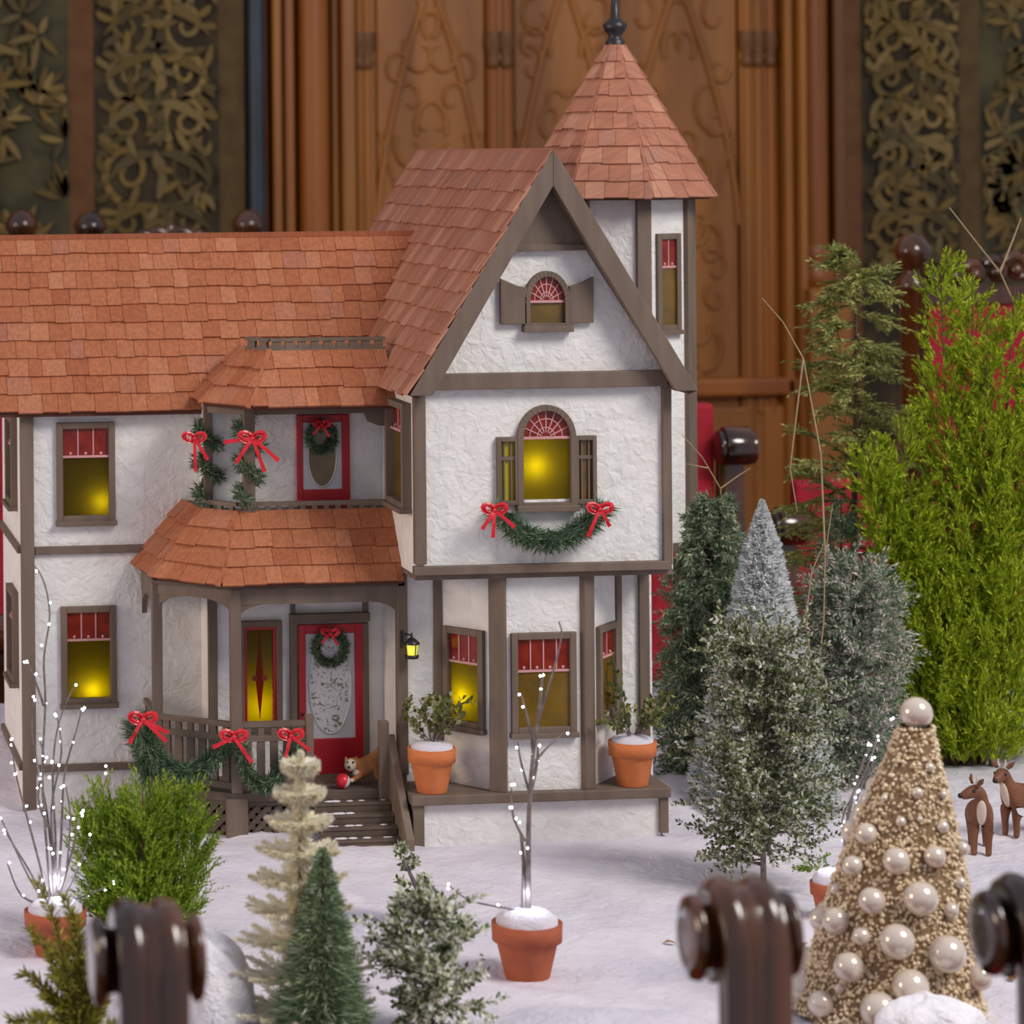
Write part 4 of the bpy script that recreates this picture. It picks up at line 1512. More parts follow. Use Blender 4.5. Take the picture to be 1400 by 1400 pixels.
# --- tall lime-green cypress
def cypress(px, py, spires, label, name, gm, nsp, seed, nl=.013, spread=.33, group=None, cat='tree', nw=.0017):
    """spires: (px, py_top) of the pointed leaders"""
    rng = np.random.default_rng(seed)
    base = ground(px, py)
    root = thing(name, base, label, cat, group)
    k = mpx(base)
    lv = Leaves()
    stems = []
    for sx, sy, rad in spires:
        dep = rng.uniform(-.6, .6) * rad * k
        tip = Vector(at(sx, sy, base.y + dep))
        foot = Vector((base.x + (tip.x - base.x) * .25, base.y + dep * .4, base.z))
        H = tip.z - base.z
        n = nsp
        t = rng.uniform(0.02, .97, n)
        t = np.sort(t)
        ax = np.array(foot)[None] * (1 - t[:, None]) + np.array(tip)[None] * t[:, None]
        ax[:, :2] += (np.array(tip - foot)[None, :2]) * (np.sqrt(t) - t)[:, None] * .25
        env = rad * k * np.minimum(1, 1.35 * (1 - t) ** .75 + .05) * np.where(t < .12, .6 + t * 3.3, 1)
        d, az = rot_dirs(n, .75, 1.25, rng)
        off = np.stack([np.cos(az), np.sin(az), np.zeros(n)], -1) * (env * rng.uniform(.2, .95, n) ** .7)[:, None]
        L = np.clip(env * rng.uniform(.6, 1.1, n), .035, .12)
        P0 = ax + off * .6
        P0[:, 2] = np.maximum(P0[:, 2] - L * .4, base.z + .01)
        bend = np.stack([np.cos(az) * .12, np.sin(az) * .12, np.full(n, .12)], -1) * rng.normal(1, .5, n)[:, None]
        path = curved(P0, d, L, bend)
        sprays(lv, path, 32, nl, nw, .36, rng, taper=.45)
        # little side plumes
        p, tt, s = along(path, 3, rng, .2, .8)
        p, tt = p.reshape(-1, 3), tt.reshape(-1, 3)
        sd = unit(tt + perp(tt, rng) * .55)
        sprays(lv, curved(p, sd, np.repeat(L, 3) * .45, np.zeros_like(p), 4), 12, nl * .8, nw, .42, rng)
        stems.append([foot, foot.lerp(tip, .5) + (tip - foot) * 0.02, tip])
    mb = MB()
    for st in stems:
        mb.tube(st, [.004, .0022, .0006], 6)
    mb.build('trunk', G['brown'], root)
    lv.build('foliage', gm, root)
    return root


cypress(1322, 1042, [(1285, 342, 62), (1330, 372, 60), (1388, 392, 75), (1228, 560, 60), (1460, 520, 110), (1380, 640, 110), (1290, 640, 100), (1205, 640, 40), (1350, 430, 90), (1300, 520, 95), (1440, 420, 80), (1250, 700, 70), (1400, 560, 100), (1230, 830, 50), (1185, 610, 26)],
        'tall lime green cypress with many feathery pointed plumes, the brightest and largest tree', 'cypress_tree', G['cypress'], 150, 21, nw=.0021)

# --- grey-green cedar behind, flat drooping sprays
def cedar(px, py, ptop, rad, label, seed):
    rng = np.random.default_rng(seed)
    base = atz(px, py, T + .006)
    base = Vector((base.x, base.y, float(snowz(base.x, base.y)) - .002))
    root = thing('cedar_tree', base, label, 'tree')
    k = mpx(base)
    tip = Vector(at(ptop[0], ptop[1], base.y))
    lv = Leaves()
    n = 84
    t = np.linspace(.12, .99, n) + rng.uniform(-.01, .01, n)
    ax = np.array(base)[None] * (1 - t[:, None]) + np.array(tip)[None] * t[:, None]
    d, az = rot_dirs(n, -.3, .8, rng)
    L = rad * k * (1.15 * (1 - t) ** .6 + .18) * rng.uniform(.6, 1.15, n)
    main = curved(ax, d, L, np.stack([np.zeros(n), np.zeros(n), np.full(n, -.22)], -1), 7)
    p, tt, s = along(main, 15, rng, .12, 1.0)
    p, tt, s = p.reshape(-1, 3), tt.reshape(-1, 3), s.ravel()
    side = unit(np.cross(tt, np.array([[0, 0, 1.0]]))) * rng.choice([-1, 1], len(p))[:, None]
    sd = unit(tt * .9 + side * .8 + rng.normal(0, .2, p.shape) + np.array([[0, 0, .1]]))
    tw = curved(p, sd, (.045 * (1 - .4 * s)) * rng.uniform(.6, 1.2, len(p)), np.stack([np.zeros(len(p)), np.zeros(len(p)), np.full(len(p), -.15)], -1), 4)
    sprays(lv, tw, 24, .0125, .0021, .6, rng, flat=(0, 0, 1), taper=.4)
    sprays(lv, main, 24, .012, .002, .6, rng, taper=.4)
    MB().tube([base, base.lerp(tip, .5), tip], [.007, .004, .001], 6).build('trunk', G['brown'], root)
    sprig_stems(main, .0016, 'branch', G['brown'], root)
    lv.build('foliage', G['cedar'], root)


cedar(1165, 1008, (1172, 342), 118, 'olive grey cedar with flat drooping sprays, standing behind the lime green cypress', 5)


# --- bushy conifers: branch sprays out of a central stem
def conifer(name, px, py, ptop, prof, gm, label, seed, nb=160, el=(-.2, .6), droop=-.15, m=22, nl=.012, nw=.0017, ang=.75, trunk=.004, t0=.04, cat='tree', group=None, side=3, base=None, tm='brown'):
    """prof: half width in pixels at heights 0..1"""
    rng = np.random.default_rng(seed)
    base = base or ground(px, py)
    root = thing(name, base, label, cat, group)
    k = mpx(base)
    tip = Vector(at(ptop[0], ptop[1], base.y))
    lv = Leaves()
    t = np.sort(rng.uniform(t0, .98, nb))
    ax = np.array(base)[None] * (1 - t[:, None]) + np.array(tip)[None] * t[:, None]
    d, az = rot_dirs(nb, el[0], el[1], rng)
    w = np.interp(t, [q[0] for q in prof], [q[1] for q in prof]) * k
    L = np.maximum(w * rng.uniform(.65, 1.1, nb), .006)
    main = curved(ax, d, L, np.stack([np.zeros(nb), np.zeros(nb), np.full(nb, droop)], -1), 6)
    sprays(lv, main, m, nl, nw, ang, rng, taper=.35, lo=.12)
    if side:
        p, tt, s = along(main, side, rng, .3, .95)
        p, tt = p.reshape(-1, 3), tt.reshape(-1, 3)
        sd = unit(tt + perp(tt, rng) * .7)
        sprays(lv, curved(p, sd, np.repeat(L, side) * .4, np.zeros_like(p), 4), max(6, m // 2), nl * .9, nw, ang, rng)
    MB().tube([base, base.lerp(tip, .5), tip], [trunk, trunk * .7, trunk * .2], 6).build('trunk', G[tm], root)
    lv.build('foliage', gm, root)
    return root, lv, tip


conifer('pine_tree', 958, 1072, (972, 668), [(0, 56), (.12, 74), (.5, 68), (.75, 54), (1, 24)], G['pine'],
        'dark blue-green drooping pine between the house and the frosted cone tree', 31, nb=420, el=(-.7, .35), droop=-.45, nl=.015, nw=.002, m=30, side=5)
# frosted cone
rng = np.random.default_rng(8)
base = ground(1043, 1100)
root = thing('frosted_tree', base, 'slender cone tree of dense bristles covered in white frost', 'tree')
k = mpx(base)
tip = Vector(at(1042, 684, base.y))
lv = Leaves()
n = 26000
t = rng.uniform(0, 1, n) ** 1.0
rad = (1 - t) * 120 * k + .001
az = rng.uniform(0, 2 * PI, n)
rr_ = np.stack([np.cos(az), np.sin(az), np.zeros(n)], -1)
ax = np.array(base)[None] * (1 - t[:, None]) + np.array(tip)[None] * t[:, None]
lumps = 1 + .06 * np.sin(az * 9 + t * 60) + .05 * np.sin(t * 120)
lv.add(ax + rr_ * (rad * .78 * lumps)[:, None], rr_ + np.array([[0, 0, .45]]) + rng.normal(0, .45, (n, 3)), rng.uniform(.006, .012, n) * np.minimum(1, .25 + (1 - t) * 5), .0028)
lv.build('bristles', G['frost'], root)
MB().lathe([(120 * k * .84, .004), (.002, tip.z - base.z - .006)], base, n=24).build('core', mat('frost_core', srgb(92, 102, 92), srgb(150, 156, 156), .9, 160), root)

conifer('frosted_bush', 1158, 1070, (1168, 770), [(0, 54), (.3, 84), (.6, 84), (.85, 64), (1, 30)], G['frostgreen'],
        'round blue-green bush dusted with frost, below the lime green cypress', 33, nb=420, el=(-.3, .9), droop=.05, nl=.012, nw=.002, m=26, side=5)
conifer('blue_spruce_sprig', 1165, 1010, (1150, 690), [(0, 25), (.5, 40), (.8, 34), (1, 12)], G['pine'],
        'thin blue-green spruce sprig rising behind the round frosted bush', 36, nb=140, el=(.1, .9), droop=.1, nl=.013, m=20, base=ground(1150, 1040))


# --- leafy shrubs with small dusted leaves
def leafy(name, px, py, ptop, prof, gm, label, seed, nb=70, el=(.1, 1.0), m=26, ll=.007, lw=.0042, cat='shrub', group=None, base=None, bare=.1, stems=True, sub=4):
    rng = np.random.default_rng(seed)
    base = base or ground(px, py)
    root = thing(name, base, label, cat, group)
    k = mpx(base)
    tip = Vector(at(ptop[0], ptop[1], base.y))
    lv = Leaves()
    t = np.sort(rng.uniform(bare, .95, nb))
    ax = np.array(base)[None] * (1 - t[:, None]) + np.array(tip)[None] * t[:, None]
    d, az = rot_dirs(nb, el[0], el[1], rng)
    w = np.interp(t, [q[0] for q in prof], [q[1] for q in prof]) * k
    L = w * rng.uniform(.6, 1.1, nb)
    main = curved(ax, d, L, rng.normal(0, .12, (nb, 3)), 6)
    sprays(lv, main, m, ll, lw, .9, rng, taper=.1, lo=.15)
    p, tt, s = along(main, sub, rng, .25, .95)
    p, tt = p.reshape(-1, 3), tt.reshape(-1, 3)
    sd = unit(tt + perp(tt, rng) * .8)
    tw = curved(p, sd, np.repeat(L, sub) * .42, np.zeros_like(p), 4)
    sprays(lv, tw, max(6, m // 2), ll, lw, .9, rng, taper=.1)
    mb = MB()
    mb.tube([base, base.lerp(tip, .5), tip], [.0035, .0025, .0007], 6)
    for q in main:
        mb.tube(list(map(Vector, q)), [.0011, .001, .0009, .0008, .0006, .0004], 4)
    mb.build('branches', MT['twig'], root, kind='stuff')
    lv.build('leaves', gm, root)
    return root, lv, tip


fb, _, _ = leafy('boxwood_shrub', 1044, 1218, (1040, 868), [(0, 50), (.15, 98), (.3, 102), (.5, 104), (.75, 98), (1, 70)], G['boxleaf'],
                 'airy shrub of tiny white-dusted leaves on a thin stem before the frosted cone', 41, nb=250, el=(-.2, 1.0), m=34, bare=.10, ll=.0062, lw=.0034)
lv = Leaves()
for q in ((1090, 950, 26), (1112, 1188, 30), (1098, 1095, 14)):
    c = np.array(at(q[0], q[1], fb.location.y - .02))
    rng = np.random.default_rng(q[0])
    d, _ = rot_dirs(9, -.1, 1.0, rng)
    kk = mpx(c) * q[2]
    sprays(lv, curved(np.repeat(c[None], 9, 0), d, np.full(9, kk), np.zeros((9, 3)), 4), 22, .008, .002, .6, rng)
lv.build('new_sprigs', G['lime'], fb, label='bright green fresh sprigs')

leafy('boxwood_shrub', 590, 1415, (575, 1215), [(0, 60), (.3, 92), (.6, 78), (1, 30)], G['boxfrost'],
      'low spreading shrub of snow-dusted leaves in front of the porch stairs', 43, nb=80, el=(-.1, .9), m=26, bare=.06)
leafy('leaning_sprig', 597, 1250, (545, 1160), [(0, 14), (.5, 26), (1, 12)], G['boxfrost'],
      'thin leaning sprig of grey-green leaves before the stair parapet', 44, nb=16, el=(.2, 1.1), m=16, bare=.2, base=ground(592, 1262))

# --- bright small bush bottom left, and its pale wispy skirt
cypress(195, 1290, [(150, 1085, 48), (195, 1074, 55), (240, 1078, 52), (268, 1105, 44), (122, 1110, 44), (195, 1110, 80)],
        'small round lime green bush of upright fronds beside the left twig pot' .replace('left ', 'lit '), 'lime_bush', G['bush'], 120, 51, nl=.009, cat='bush', nw=.0013)

# --- cream tiered bottle-brush tree
def tiered(px, py, ptop, halfw, ntier, gm, label, seed, nbr=14):
    rng = np.random.default_rng(seed)
    base = ground(px, py)
    root = thing('tinsel_tree', base, label, 'tree')
    k = mpx(base)
    tip = Vector(at(ptop[0], ptop[1], base.y))
    lv = Leaves()
    core = []
    for i in range(ntier):
        t = .06 + .86 * (i / (ntier - 1)) ** .92
        c = np.array(base.lerp(tip, t))
        w = halfw * k * ((1 - t) ** .8 * .98 + .10)
        for j in range(nbr):
            az = 2 * PI * (j + .5 * (i % 2)) / nbr + rng.uniform(-.12, .12)
            d = np.array([[math.cos(az), math.sin(az), .10]])
            Lb = w * rng.uniform(.85, 1.1)
            path = curved(c[None] + np.array([[0, 0, .012]]), unit(d + np.array([[0, 0, -.35]])), np.array([Lb]), np.array([[0, 0, .30]]), 7)
            p, tt, s = along(path, 300, rng)
            p, tt, s = p[0], tt[0], s[0]
            q = perp(tt, rng)
            q[:, 2] = q[:, 2] * .55 - .1
            a = rng.uniform(.4, .95, len(p))[:, None]
            lv.add(p, tt * np.cos(a) + q * np.sin(a), (.0125 * (1 - s) ** .6 + .003) * rng.uniform(.7, 1.2, len(p)), .0014, rng=rng)
            core.append(path[0])
        # bristles of the stem between the tiers
        m = 500
        z = rng.uniform(0, 1, m)
        az = rng.uniform(0, 2 * PI, m)
        pp = c[None] + np.array(tip - base)[None] * (z[:, None] * .9 / ntier)
        dd = np.stack([np.cos(az), np.sin(az), rng.uniform(-.6, .1, m)], -1)
        lv.add(pp, dd, .45 * w * (1 - z * .4), .0014, rng=rng)
    m = 420
    az = rng.uniform(0, 2 * PI, m)
    z = rng.uniform(.9, 1, m)
    lv.add(np.array(base)[None] + np.array(tip - base)[None] * z[:, None], np.stack([np.cos(az) * .4, np.sin(az) * .4, rng.uniform(.8, 2, m)], -1), .011 * (1.25 - (z - .9) * 6), .0013, rng=rng)
    MB().tube([base, tip], [.003, .001], 6).build('trunk', G['brown'], root)
    sprig_stems(core, .0012, 'branches', G['cream'], root, 4)
    lv.build('bristles', gm, root)


tiered(408, 1415, (411, 1034), 100, 9, G['cream'], 'cream coloured bristle tree with separate curving tiers, before the porch stairs', 61)


# --- dark green brush tree
def brush_tree(px, py, ptop, halfw, gm, label, seed, n=11000):
    rng = np.random.default_rng(seed)
    base = ground(px, py)
    root = thing('bottle_brush_tree', base, label, 'tree')
    k = mpx(base)
    tip = Vector(at(ptop[0], ptop[1], base.y))
    lv = Leaves()
    t = rng.uniform(0.02, 1, n) ** 1.25
    az = rng.uniform(0, 2 * PI, n)
    ax = np.array(base)[None] * (1 - t[:, None]) + np.array(tip)[None] * t[:, None]
    Lr = halfw * k * (1 - t) ** .85 * (.86 + .14 * np.sin(t * 55 + az * 2)) + .004
    d = np.stack([np.cos(az), np.sin(az), rng.normal(.12, .16, n)], -1)
    f = rng.uniform(0, .75, n)
    lv.add(ax + unit(d) * (Lr * f)[:, None], d + rng.normal(0, .25, (n, 3)), Lr * (1 - f) * rng.uniform(.7, 1.1, n), .0011, rng=rng)
    MB().tube([base, tip], [.003, .001], 6).build('trunk', G['brown'], root)
    lv.build('bristles', gm, root)


brush_tree(440, 1432, (441, 1160), 92, G['brush'], 'dark green bottle-brush tree standing before the cream tiered tree', 71)

# --- olive sprig close to the camera
rng = np.random.default_rng(77)
base = Vector((atz(105, 1440, T + .01).x, atz(105, 1440, T + .01).y, T + .004))
base.y = max(base.y, -.70)
root = thing('fir_sprig', base, 'olive green fir sprig standing before the lit twig pot and the lime bush', 'plant')
lv = Leaves()
st = []
for q in ((52, 1205), (135, 1275), (100, 1250), (30, 1330), (150, 1350), (75, 1300), (105, 1330), (15, 1395), (40, 1270), (88, 1225), (60, 1360), (130, 1385), (180, 1395), (118, 1310), (70, 1330), (92, 1290), (108, 1350), (125, 1340), (80, 1375), (48, 1390), (140, 1310)):
    tip = np.array(at(q[0], q[1], base.y + rng.uniform(-.01, .02)))
    b0 = np.array(base) + rng.normal(0, .003, 3) * np.array([1, 1, 0])
    path = np.stack([b0 + (tip - b0) * f + np.array([.006 * math.sin(f * 3), 0, .012 * math.sin(f * PI)]) for f in np.linspace(0, 1, 8)])[None]
    sprays(lv, path, 260, .0135, .0019, .85, rng, taper=.2, lo=.1)
    st.append(path[0])
sprig_stems(st, .0016, 'stems', G['brown'], root)
lv.build('needles', G['olive'], root)


# ------------------------------------------------------------------ flower pots
def pot_mesh(rt, h):
    return MB().lathe([(rt * .62, 0), (rt * .86, h * .66), (rt * .87, h * .67), (rt * .98, h * .68), (rt, h), (rt * .9, h), (rt * .86, h * .86), (.0005, h * .84)], n=32)


def snow_cap(rt, h, up):
    return MB().lathe([(rt * .88, h * .88), (rt * .86, h + up * .4), (rt * .6, h + up * .9), (rt * .25, h + up * 1.1), (.0005, h + up * 1.1)], n=24)


def shelf_pot(px, py, label, seed, hp, lean):
    Y = .03
    p = at(px, py, .0)
    base = Vector((p.x, .022, zshelf + .0005))
    k = mpx(base)
    root = thing('potted_shrub', base, label, 'potted plant', 'terracotta pots on the house ledge')
    rt, h = 33 * k, 60 * k
    pot_mesh(rt, h).build('flower_pot', MT['terra'], root, local=True)
    snow_cap(rt, h, .006).build('snow_cap', MT['snow'], root, local=True)
    rng = np.random.default_rng(seed)
    lv = Leaves()
    n = 9
    d, az = rot_dirs(n, .7, 1.4, rng)
    d[:, 0] += lean
    top = np.array(base) + np.array([0, 0, h])
    path = curved(np.repeat(top[None], n, 0), d, rng.uniform(.6, 1.1, n) * hp * k, rng.normal(0, .15, (n, 3)), 6)
    sprays(lv, path, 14, .0085, .006, .9, rng, taper=.1, lo=.3)
    p2, tt, s = along(path, 3, rng, .35, .95)
    p2, tt = p2.reshape(-1, 3), tt.reshape(-1, 3)
    sprays(lv, curved(p2, unit(tt + perp(tt, rng) * .9), np.full(len(p2), .018), np.zeros_like(p2), 4), 8, .008, .0055, .9, rng, taper=.1)
    sprig_stems(path, .001, 'stems', MT['twig'], root, 4)
    lv.build('leaves', G['shrub'], root)


shelf_pot(597, 1088, 'terracotta pot with a small leafy shrub, on the ledge beside the porch lantern', 91, 75, 0)
shelf_pot(873, 1078, 'terracotta pot with a sparse shrub, on the ledge at the house corner by the pine', 92, 75, .1)


# ------------------------------------------------------------------ lit twig trees in pots
def twig_tree(px, py, potpx, poth, branches, label, seed, dark=True, glow=0.0, nb=36, name='twig_tree', sub=2):
    """branches: lists of picture points from the pot upwards"""
    rng = np.random.default_rng(seed)
    base = ground(px, py)
    k = mpx(base)
    root = thing(name, base, label, 'twig tree', 'potted twig trees with fairy lights')
    rt, h = potpx / 2 * k, poth * k
    pot_mesh(rt, h).build('flower_pot', MT['terra_dark'] if dark else MT['terra'], root, local=True)
    snow_cap(rt, h, .012).build('snow_cap', MT['snow'], root, local=True)
    pts_all = []
    for br in branches:
        dep = rng.uniform(-.012, .012)
        w = (br[0] if isinstance(br[0], float) else .0015)
        pp = br[1:] if isinstance(br[0], float) else br
        P = [at(q[0], q[1], base.y + dep * (i / max(1, len(pp) - 1))) for i, q in enumerate(pp)]
        # smooth
        fine = []
        for i in range(len(P) - 1):
            a, b, c, e = P[max(i - 1, 0)], P[i], P[i + 1], P[min(i + 2, len(P) - 1)]
            for f in (0, .25, .5, .75):
                fine.append(.5 * ((2 * b) + (c - a) * f + (2 * a - 5 * b + 4 * c - e) * f * f + (3 * b - a - 3 * c + e) * f ** 3))
        fine.append(P[-1])
        MB().tube(fine, [w * (1 - .55 * i / (len(fine) - 1)) for i in range(len(fine))], 5).build('branch', MT['twig'], root)
        pts_all += fine[2:] + [fine[-1]] * 2
    bl = MB()
    for _ in range(nb):
        p = pts_all[rng.integers(0, len(pts_all))] + Vector(rng.normal(0, .0014, 3))
        bl.ball(p, .0012, 6, 4)
    bl.build('fairy_lights', MT['bulb'], root, kind='stuff')
    if glow:
        l = bpy.data.lights.new('led_glow', 'POINT')
        l.energy, l.color, l.shadow_soft_size = glow, (.72, .8, 1), .008
        o = bpy.data.objects.new('led_glow', l)
        COL.objects.link(o)
        o.location = base + Vector((0, -.004, h + .028))
    return root


twig_tree(721, 1332, 97, 76, [[.0028, (716, 1250), (716, 1180), (712, 1140)], [.003, (722, 1250), (722, 1160), (724, 1090), (729, 1030), (738, 960), (741, 925)], [.0024, (724, 1090), (733, 1050), (736, 1020)],
                              [(729, 1030), (722, 985), (716, 962), (713, 950)], [(736, 985), (748, 945), (758, 912), (768, 868), (764, 850)], [(724, 1085), (712, 1040), (708, 1015)], [(728, 1045), (750, 1020), (775, 1000)],
                              [.0012, (712, 1245), (672, 1238), (640, 1230), (610, 1208)], [(718, 1150), (703, 1120), (699, 1090), (700, 1070)]],
          'leafless twig tree with fairy lights in a terracotta pot, before the bay window', 101, glow=.05, nb=26)
twig_tree(76, 1300, 86, 60, [[(72, 1240), (64, 1160), (58, 1060), (62, 960), (60, 900), (68, 840), (58, 790), (38, 765)], [(74, 1240), (76, 1150), (72, 1060), (80, 990), (104, 932)], [(78, 1240), (84, 1140), (88, 1060), (104, 1000), (112, 968)],
                             [(70, 1240), (46, 1150), (22, 1060), (16, 1010)], [(68, 1240), (40, 1190), (8, 1138)], [(70, 1245), (40, 1200), (2, 1120)], [(76, 1240), (100, 1160), (112, 1110), (140, 1080), (148, 1050)],
                             [(80, 1240), (110, 1180), (125, 1140)], [(74, 1200), (64, 1110), (50, 1040), (44, 990), (48, 950)], [(78, 1210), (70, 1110), (84, 1030), (78, 980)], [(60, 965), (46, 925), (36, 905)], [(66, 1130), (52, 1090), (60, 1040), (54, 1010)],
                             [(80, 1235), (130, 1220), (160, 1200)], [(74, 1235), (90, 1190), (96, 1120), (90, 1075)], [(70, 1240), (30, 1225), (10, 1180)]],
          'twig tree thick with fairy lights in a terracotta pot, before the house wing', 102, glow=.07, nb=80)
twig_tree(1136, 1256, 56, 52, [[(1148, 1210), (1155, 1150), (1162, 1100), (1185, 1050), (1200, 1010)], [(1150, 1210), (1160, 1140), (1176, 1080), (1196, 1040)], [(1148, 1205), (1154, 1160), (1152, 1120), (1166, 1085), (1188, 1020)],
                               [(1160, 1140), (1170, 1120), (1200, 1070)], [(1146, 1210), (1158, 1130), (1180, 1040), (1222, 985)]],
          'leafless twig tree with fairy lights in a pot, half hidden behind the bauble tree', 103, glow=.03, nb=34)


def bare_twig(px, py, Y, branches, label, seed, w=.0014):
    rng = np.random.default_rng(seed)
    b = at(px, py, Y)
    base = Vector((b.x, Y, float(snowz(b.x, Y)) - .002))
    root = thing('bare_branch', base, label, 'branch')
    for i, br in enumerate(branches):
        P = [at(q[0], q[1], Y) for q in br]
        if i == 0:
            P = [base] + P
        MB().tube(P, [w * (1 - .6 * j / (len(P) - 1)) for j in range(len(P))], 5).build('twig', MT['pale_twig'], root)
    return root


bare_twig(1104, 1020, .12, [[(1112, 980), (1126, 850), (1128, 760), (1138, 690)], [(1112, 960), (1102, 840), (1110, 780), (1128, 740)], [(1128, 760), (1122, 620), (1098, 490), (1070, 440), (1042, 408)], [(1098, 490), (1080, 640), (1090, 700)]],
          'thin tan bare branch rising beside the frosted cone tree', 1)
bare_twig(1440, 1010, .34, [[(1440, 700), (1425, 500), (1398, 440), (1367, 372), (1330, 325), (1298, 284)], [(1367, 372), (1384, 330), (1396, 298)]],
          'thin grey bare branch reaching above the lime green cypress', 2, .0018)
bare_twig(985, 1060, .33, [[(990, 760), (985, 668), (960, 625), (932, 594)], [(985, 668), (1010, 650), (1026, 640)], [(968, 640), (938, 634)]],
          'thin bare branch rising out of the dark drooping pine', 3, .0012)

# ------------------------------------------------------------------ cream bauble tree
base = ground(1248, 1405)
base.y = max(base.y, -.66)
k = mpx(base)
root = thing('bauble_tree', base, 'champagne cone tree of tiny beads set with pearly baubles', 'tree')
tip = Vector(at(1252, 992, base.y))
H = tip.z - base.z
prof = [(0, 128), (.1, 114), (.25, 104), (.45, 88), (.7, 60), (.9, 33), (1, 22)]
rad_at = lambda t: float(np.interp(t, [q[0] for q in prof], [q[1] for q in prof])) * k
ax0 = lambda t: base.lerp(tip, t)
mb = MB()
vs, fs, sg = [], [], 32
ts = [i / 20 for i in range(21)]
for t in ts:
    c = ax0(t)
    for j in range(sg):
        a = 2 * PI * j / sg
        vs.append((c.x + rad_at(t) * math.cos(a), c.y + rad_at(t) * math.sin(a), c.z))
for i in range(20):
    for j in range(sg):
        j2 = (j + 1) % sg
        fs.append((i * sg + j, i * sg + j2, (i + 1) * sg + j2, (i + 1) * sg + j))
mb.add(vs, fs, True)
mb.build('cone', mat('bead_base', srgb(116, 92, 64), srgb(140, 114, 82), .8, 200), root)
rng = np.random.default_rng(9)
bead = island_mat('cream_beads', [(0, srgb(197, 170, 133)), (.4, srgb(228, 205, 170)), (.8, srgb(246, 228, 197)), (1, srgb(177, 145, 110))], .45, 0, spec=.5)
nb = 7200
V = np.array([[1, 0, 0], [-1, 0, 0], [0, 1, 0], [0, -1, 0], [0, 0, 1], [0, 0, -1]], float)
Ft = np.array([[0, 2, 4], [2, 1, 4], [1, 3, 4], [3, 0, 4], [2, 0, 5], [1, 2, 5], [3, 1, 5], [0, 3, 5]])
t = np.where(rng.uniform(0, 1, nb) < .3, rng.uniform(0, 1, nb), 1 - np.sqrt(rng.uniform(0, 1, nb)))
az = rng.uniform(0, 2 * PI, nb)
rr_ = np.interp(t, [q[0] for q in prof], [q[1] for q in prof]) * k + rng.uniform(-.001, .0014, nb)
cc = np.stack([base.x + (tip.x - base.x) * t + rr_ * np.cos(az), base.y + rr_ * np.sin(az), base.z + H * t], -1) - np.array(base)
sz = rng.uniform(.0014, .0029, nb)
vv = (cc[:, None] + V[None] * sz[:, None, None] * rng.uniform(.8, 1.25, (nb, 1, 3))).reshape(-1, 3)
ff = (Ft[None] + 6 * np.arange(nb)[:, None, None]).reshape(-1, 3)
me = bpy.data.meshes.new('beadwork')
me.from_pydata(vv.tolist(), [], ff.tolist())
me.polygons.foreach_set('use_smooth', [True] * len(ff))
link('beadwork', me, bead, root, kind='stuff')
pearl = mat('pearl', srgb(214, 200, 186), srgb(228, 214, 200), .2, 60, metal=.25, coat=.6)
BA = [(812, 620, 42), (915, 722, 52), (760, 742, 40), (1048, 705, 42), (828, 875, 52), (997, 865, 66), (700, 955, 52), (785, 1010, 35), (915, 1030, 68), (1085, 1078, 72), (745, 1130, 58), (960, 1205, 70),
      (850, 1295, 72), (640, 1270, 50), (1205, 1170, 50), (1270, 1270, 35), (1190, 935, 42), (1110, 910, 30), (1195, 765, 26), (1145, 805, 24), (1150, 675, 28), (1080, 590, 24), (930, 570, 20), (990, 460, 22),
      (1033, 362, 18), (1083, 467, 16), (1150, 560, 18), (870, 480, 14), (690, 830, 22), (1000, 560, 12), (1220, 1060, 22), (700, 1210, 20)]
rr = random.Random(2)


def bauble(p, r, label=None):
    me_ = pearl_mesh.copy() if False else pearl_mesh
    o = bpy.data.objects.new('bauble', me_)
    COL.objects.link(o)
    o.parent = root
    o.location = Vector(p) - base
    o.scale = (r, r, r)
    if label:
        o['label'] = label
    return o


pm = MB().ball((0, 0, 0), 1.0, 28, 18)
tmp = bpy.data.meshes.new('bauble')
tmp.from_pydata(pm.v, [], pm.f)
tmp.polygons.foreach_set('use_smooth', pm.sm)
tmp.materials.append(pearl)
pearl_mesh = tmp


def on_cone(px, py):
    """first hit of the sight line with the cone"""
    d = ray(px, py)
    for i in range(400):
        y = base.y - .12 + i * .0006
        p = CAM + d * ((y - CAM.y) / d.y)
        t_ = (p.z - base.z) / H
        c = ax0(t_)
        if math.hypot(p.x - c.x, p.y - c.y) < rad_at(min(max(t_, 0), 1)):
            return p, Vector((p.x - c.x, p.y - c.y, .3 * rad_at(min(max(t_, 0), 1)))).normalized()
    p = at(px, py, base.y)
    t_ = min(max((p.z - base.z) / H, .02), 1)
    c = ax0(t_)
    d_ = Vector((math.copysign(1, p.x - c.x), -.35, 0)).normalized()
    return c + d_ * rad_at(t_) * .9, d_


for bx_, by_, br_ in BA:
    px, py = 900 + bx_ / 2.8, 920 + by_ / 2.8
    p, nn_ = on_cone(px, py)
    r = br_ / 2.8 * mpx(p)
    bauble(p + nn_ * r * .5, r)
for i in range(26):      # round the sides and back
    t_ = .06 + .8 * (i / 26)
    a = rr.uniform(.15, PI - .15)
    c = ax0(t_)
    r = rr.uniform(.008, .019) * (1 - .6 * t_)
    bauble(Vector((c.x + rad_at(t_) * math.cos(a), c.y + rad_at(t_) * math.sin(a), c.z)), r)
bauble(Vector(at(1253, 975, base.y)), 22 * k, 'large pearl topping the tree')

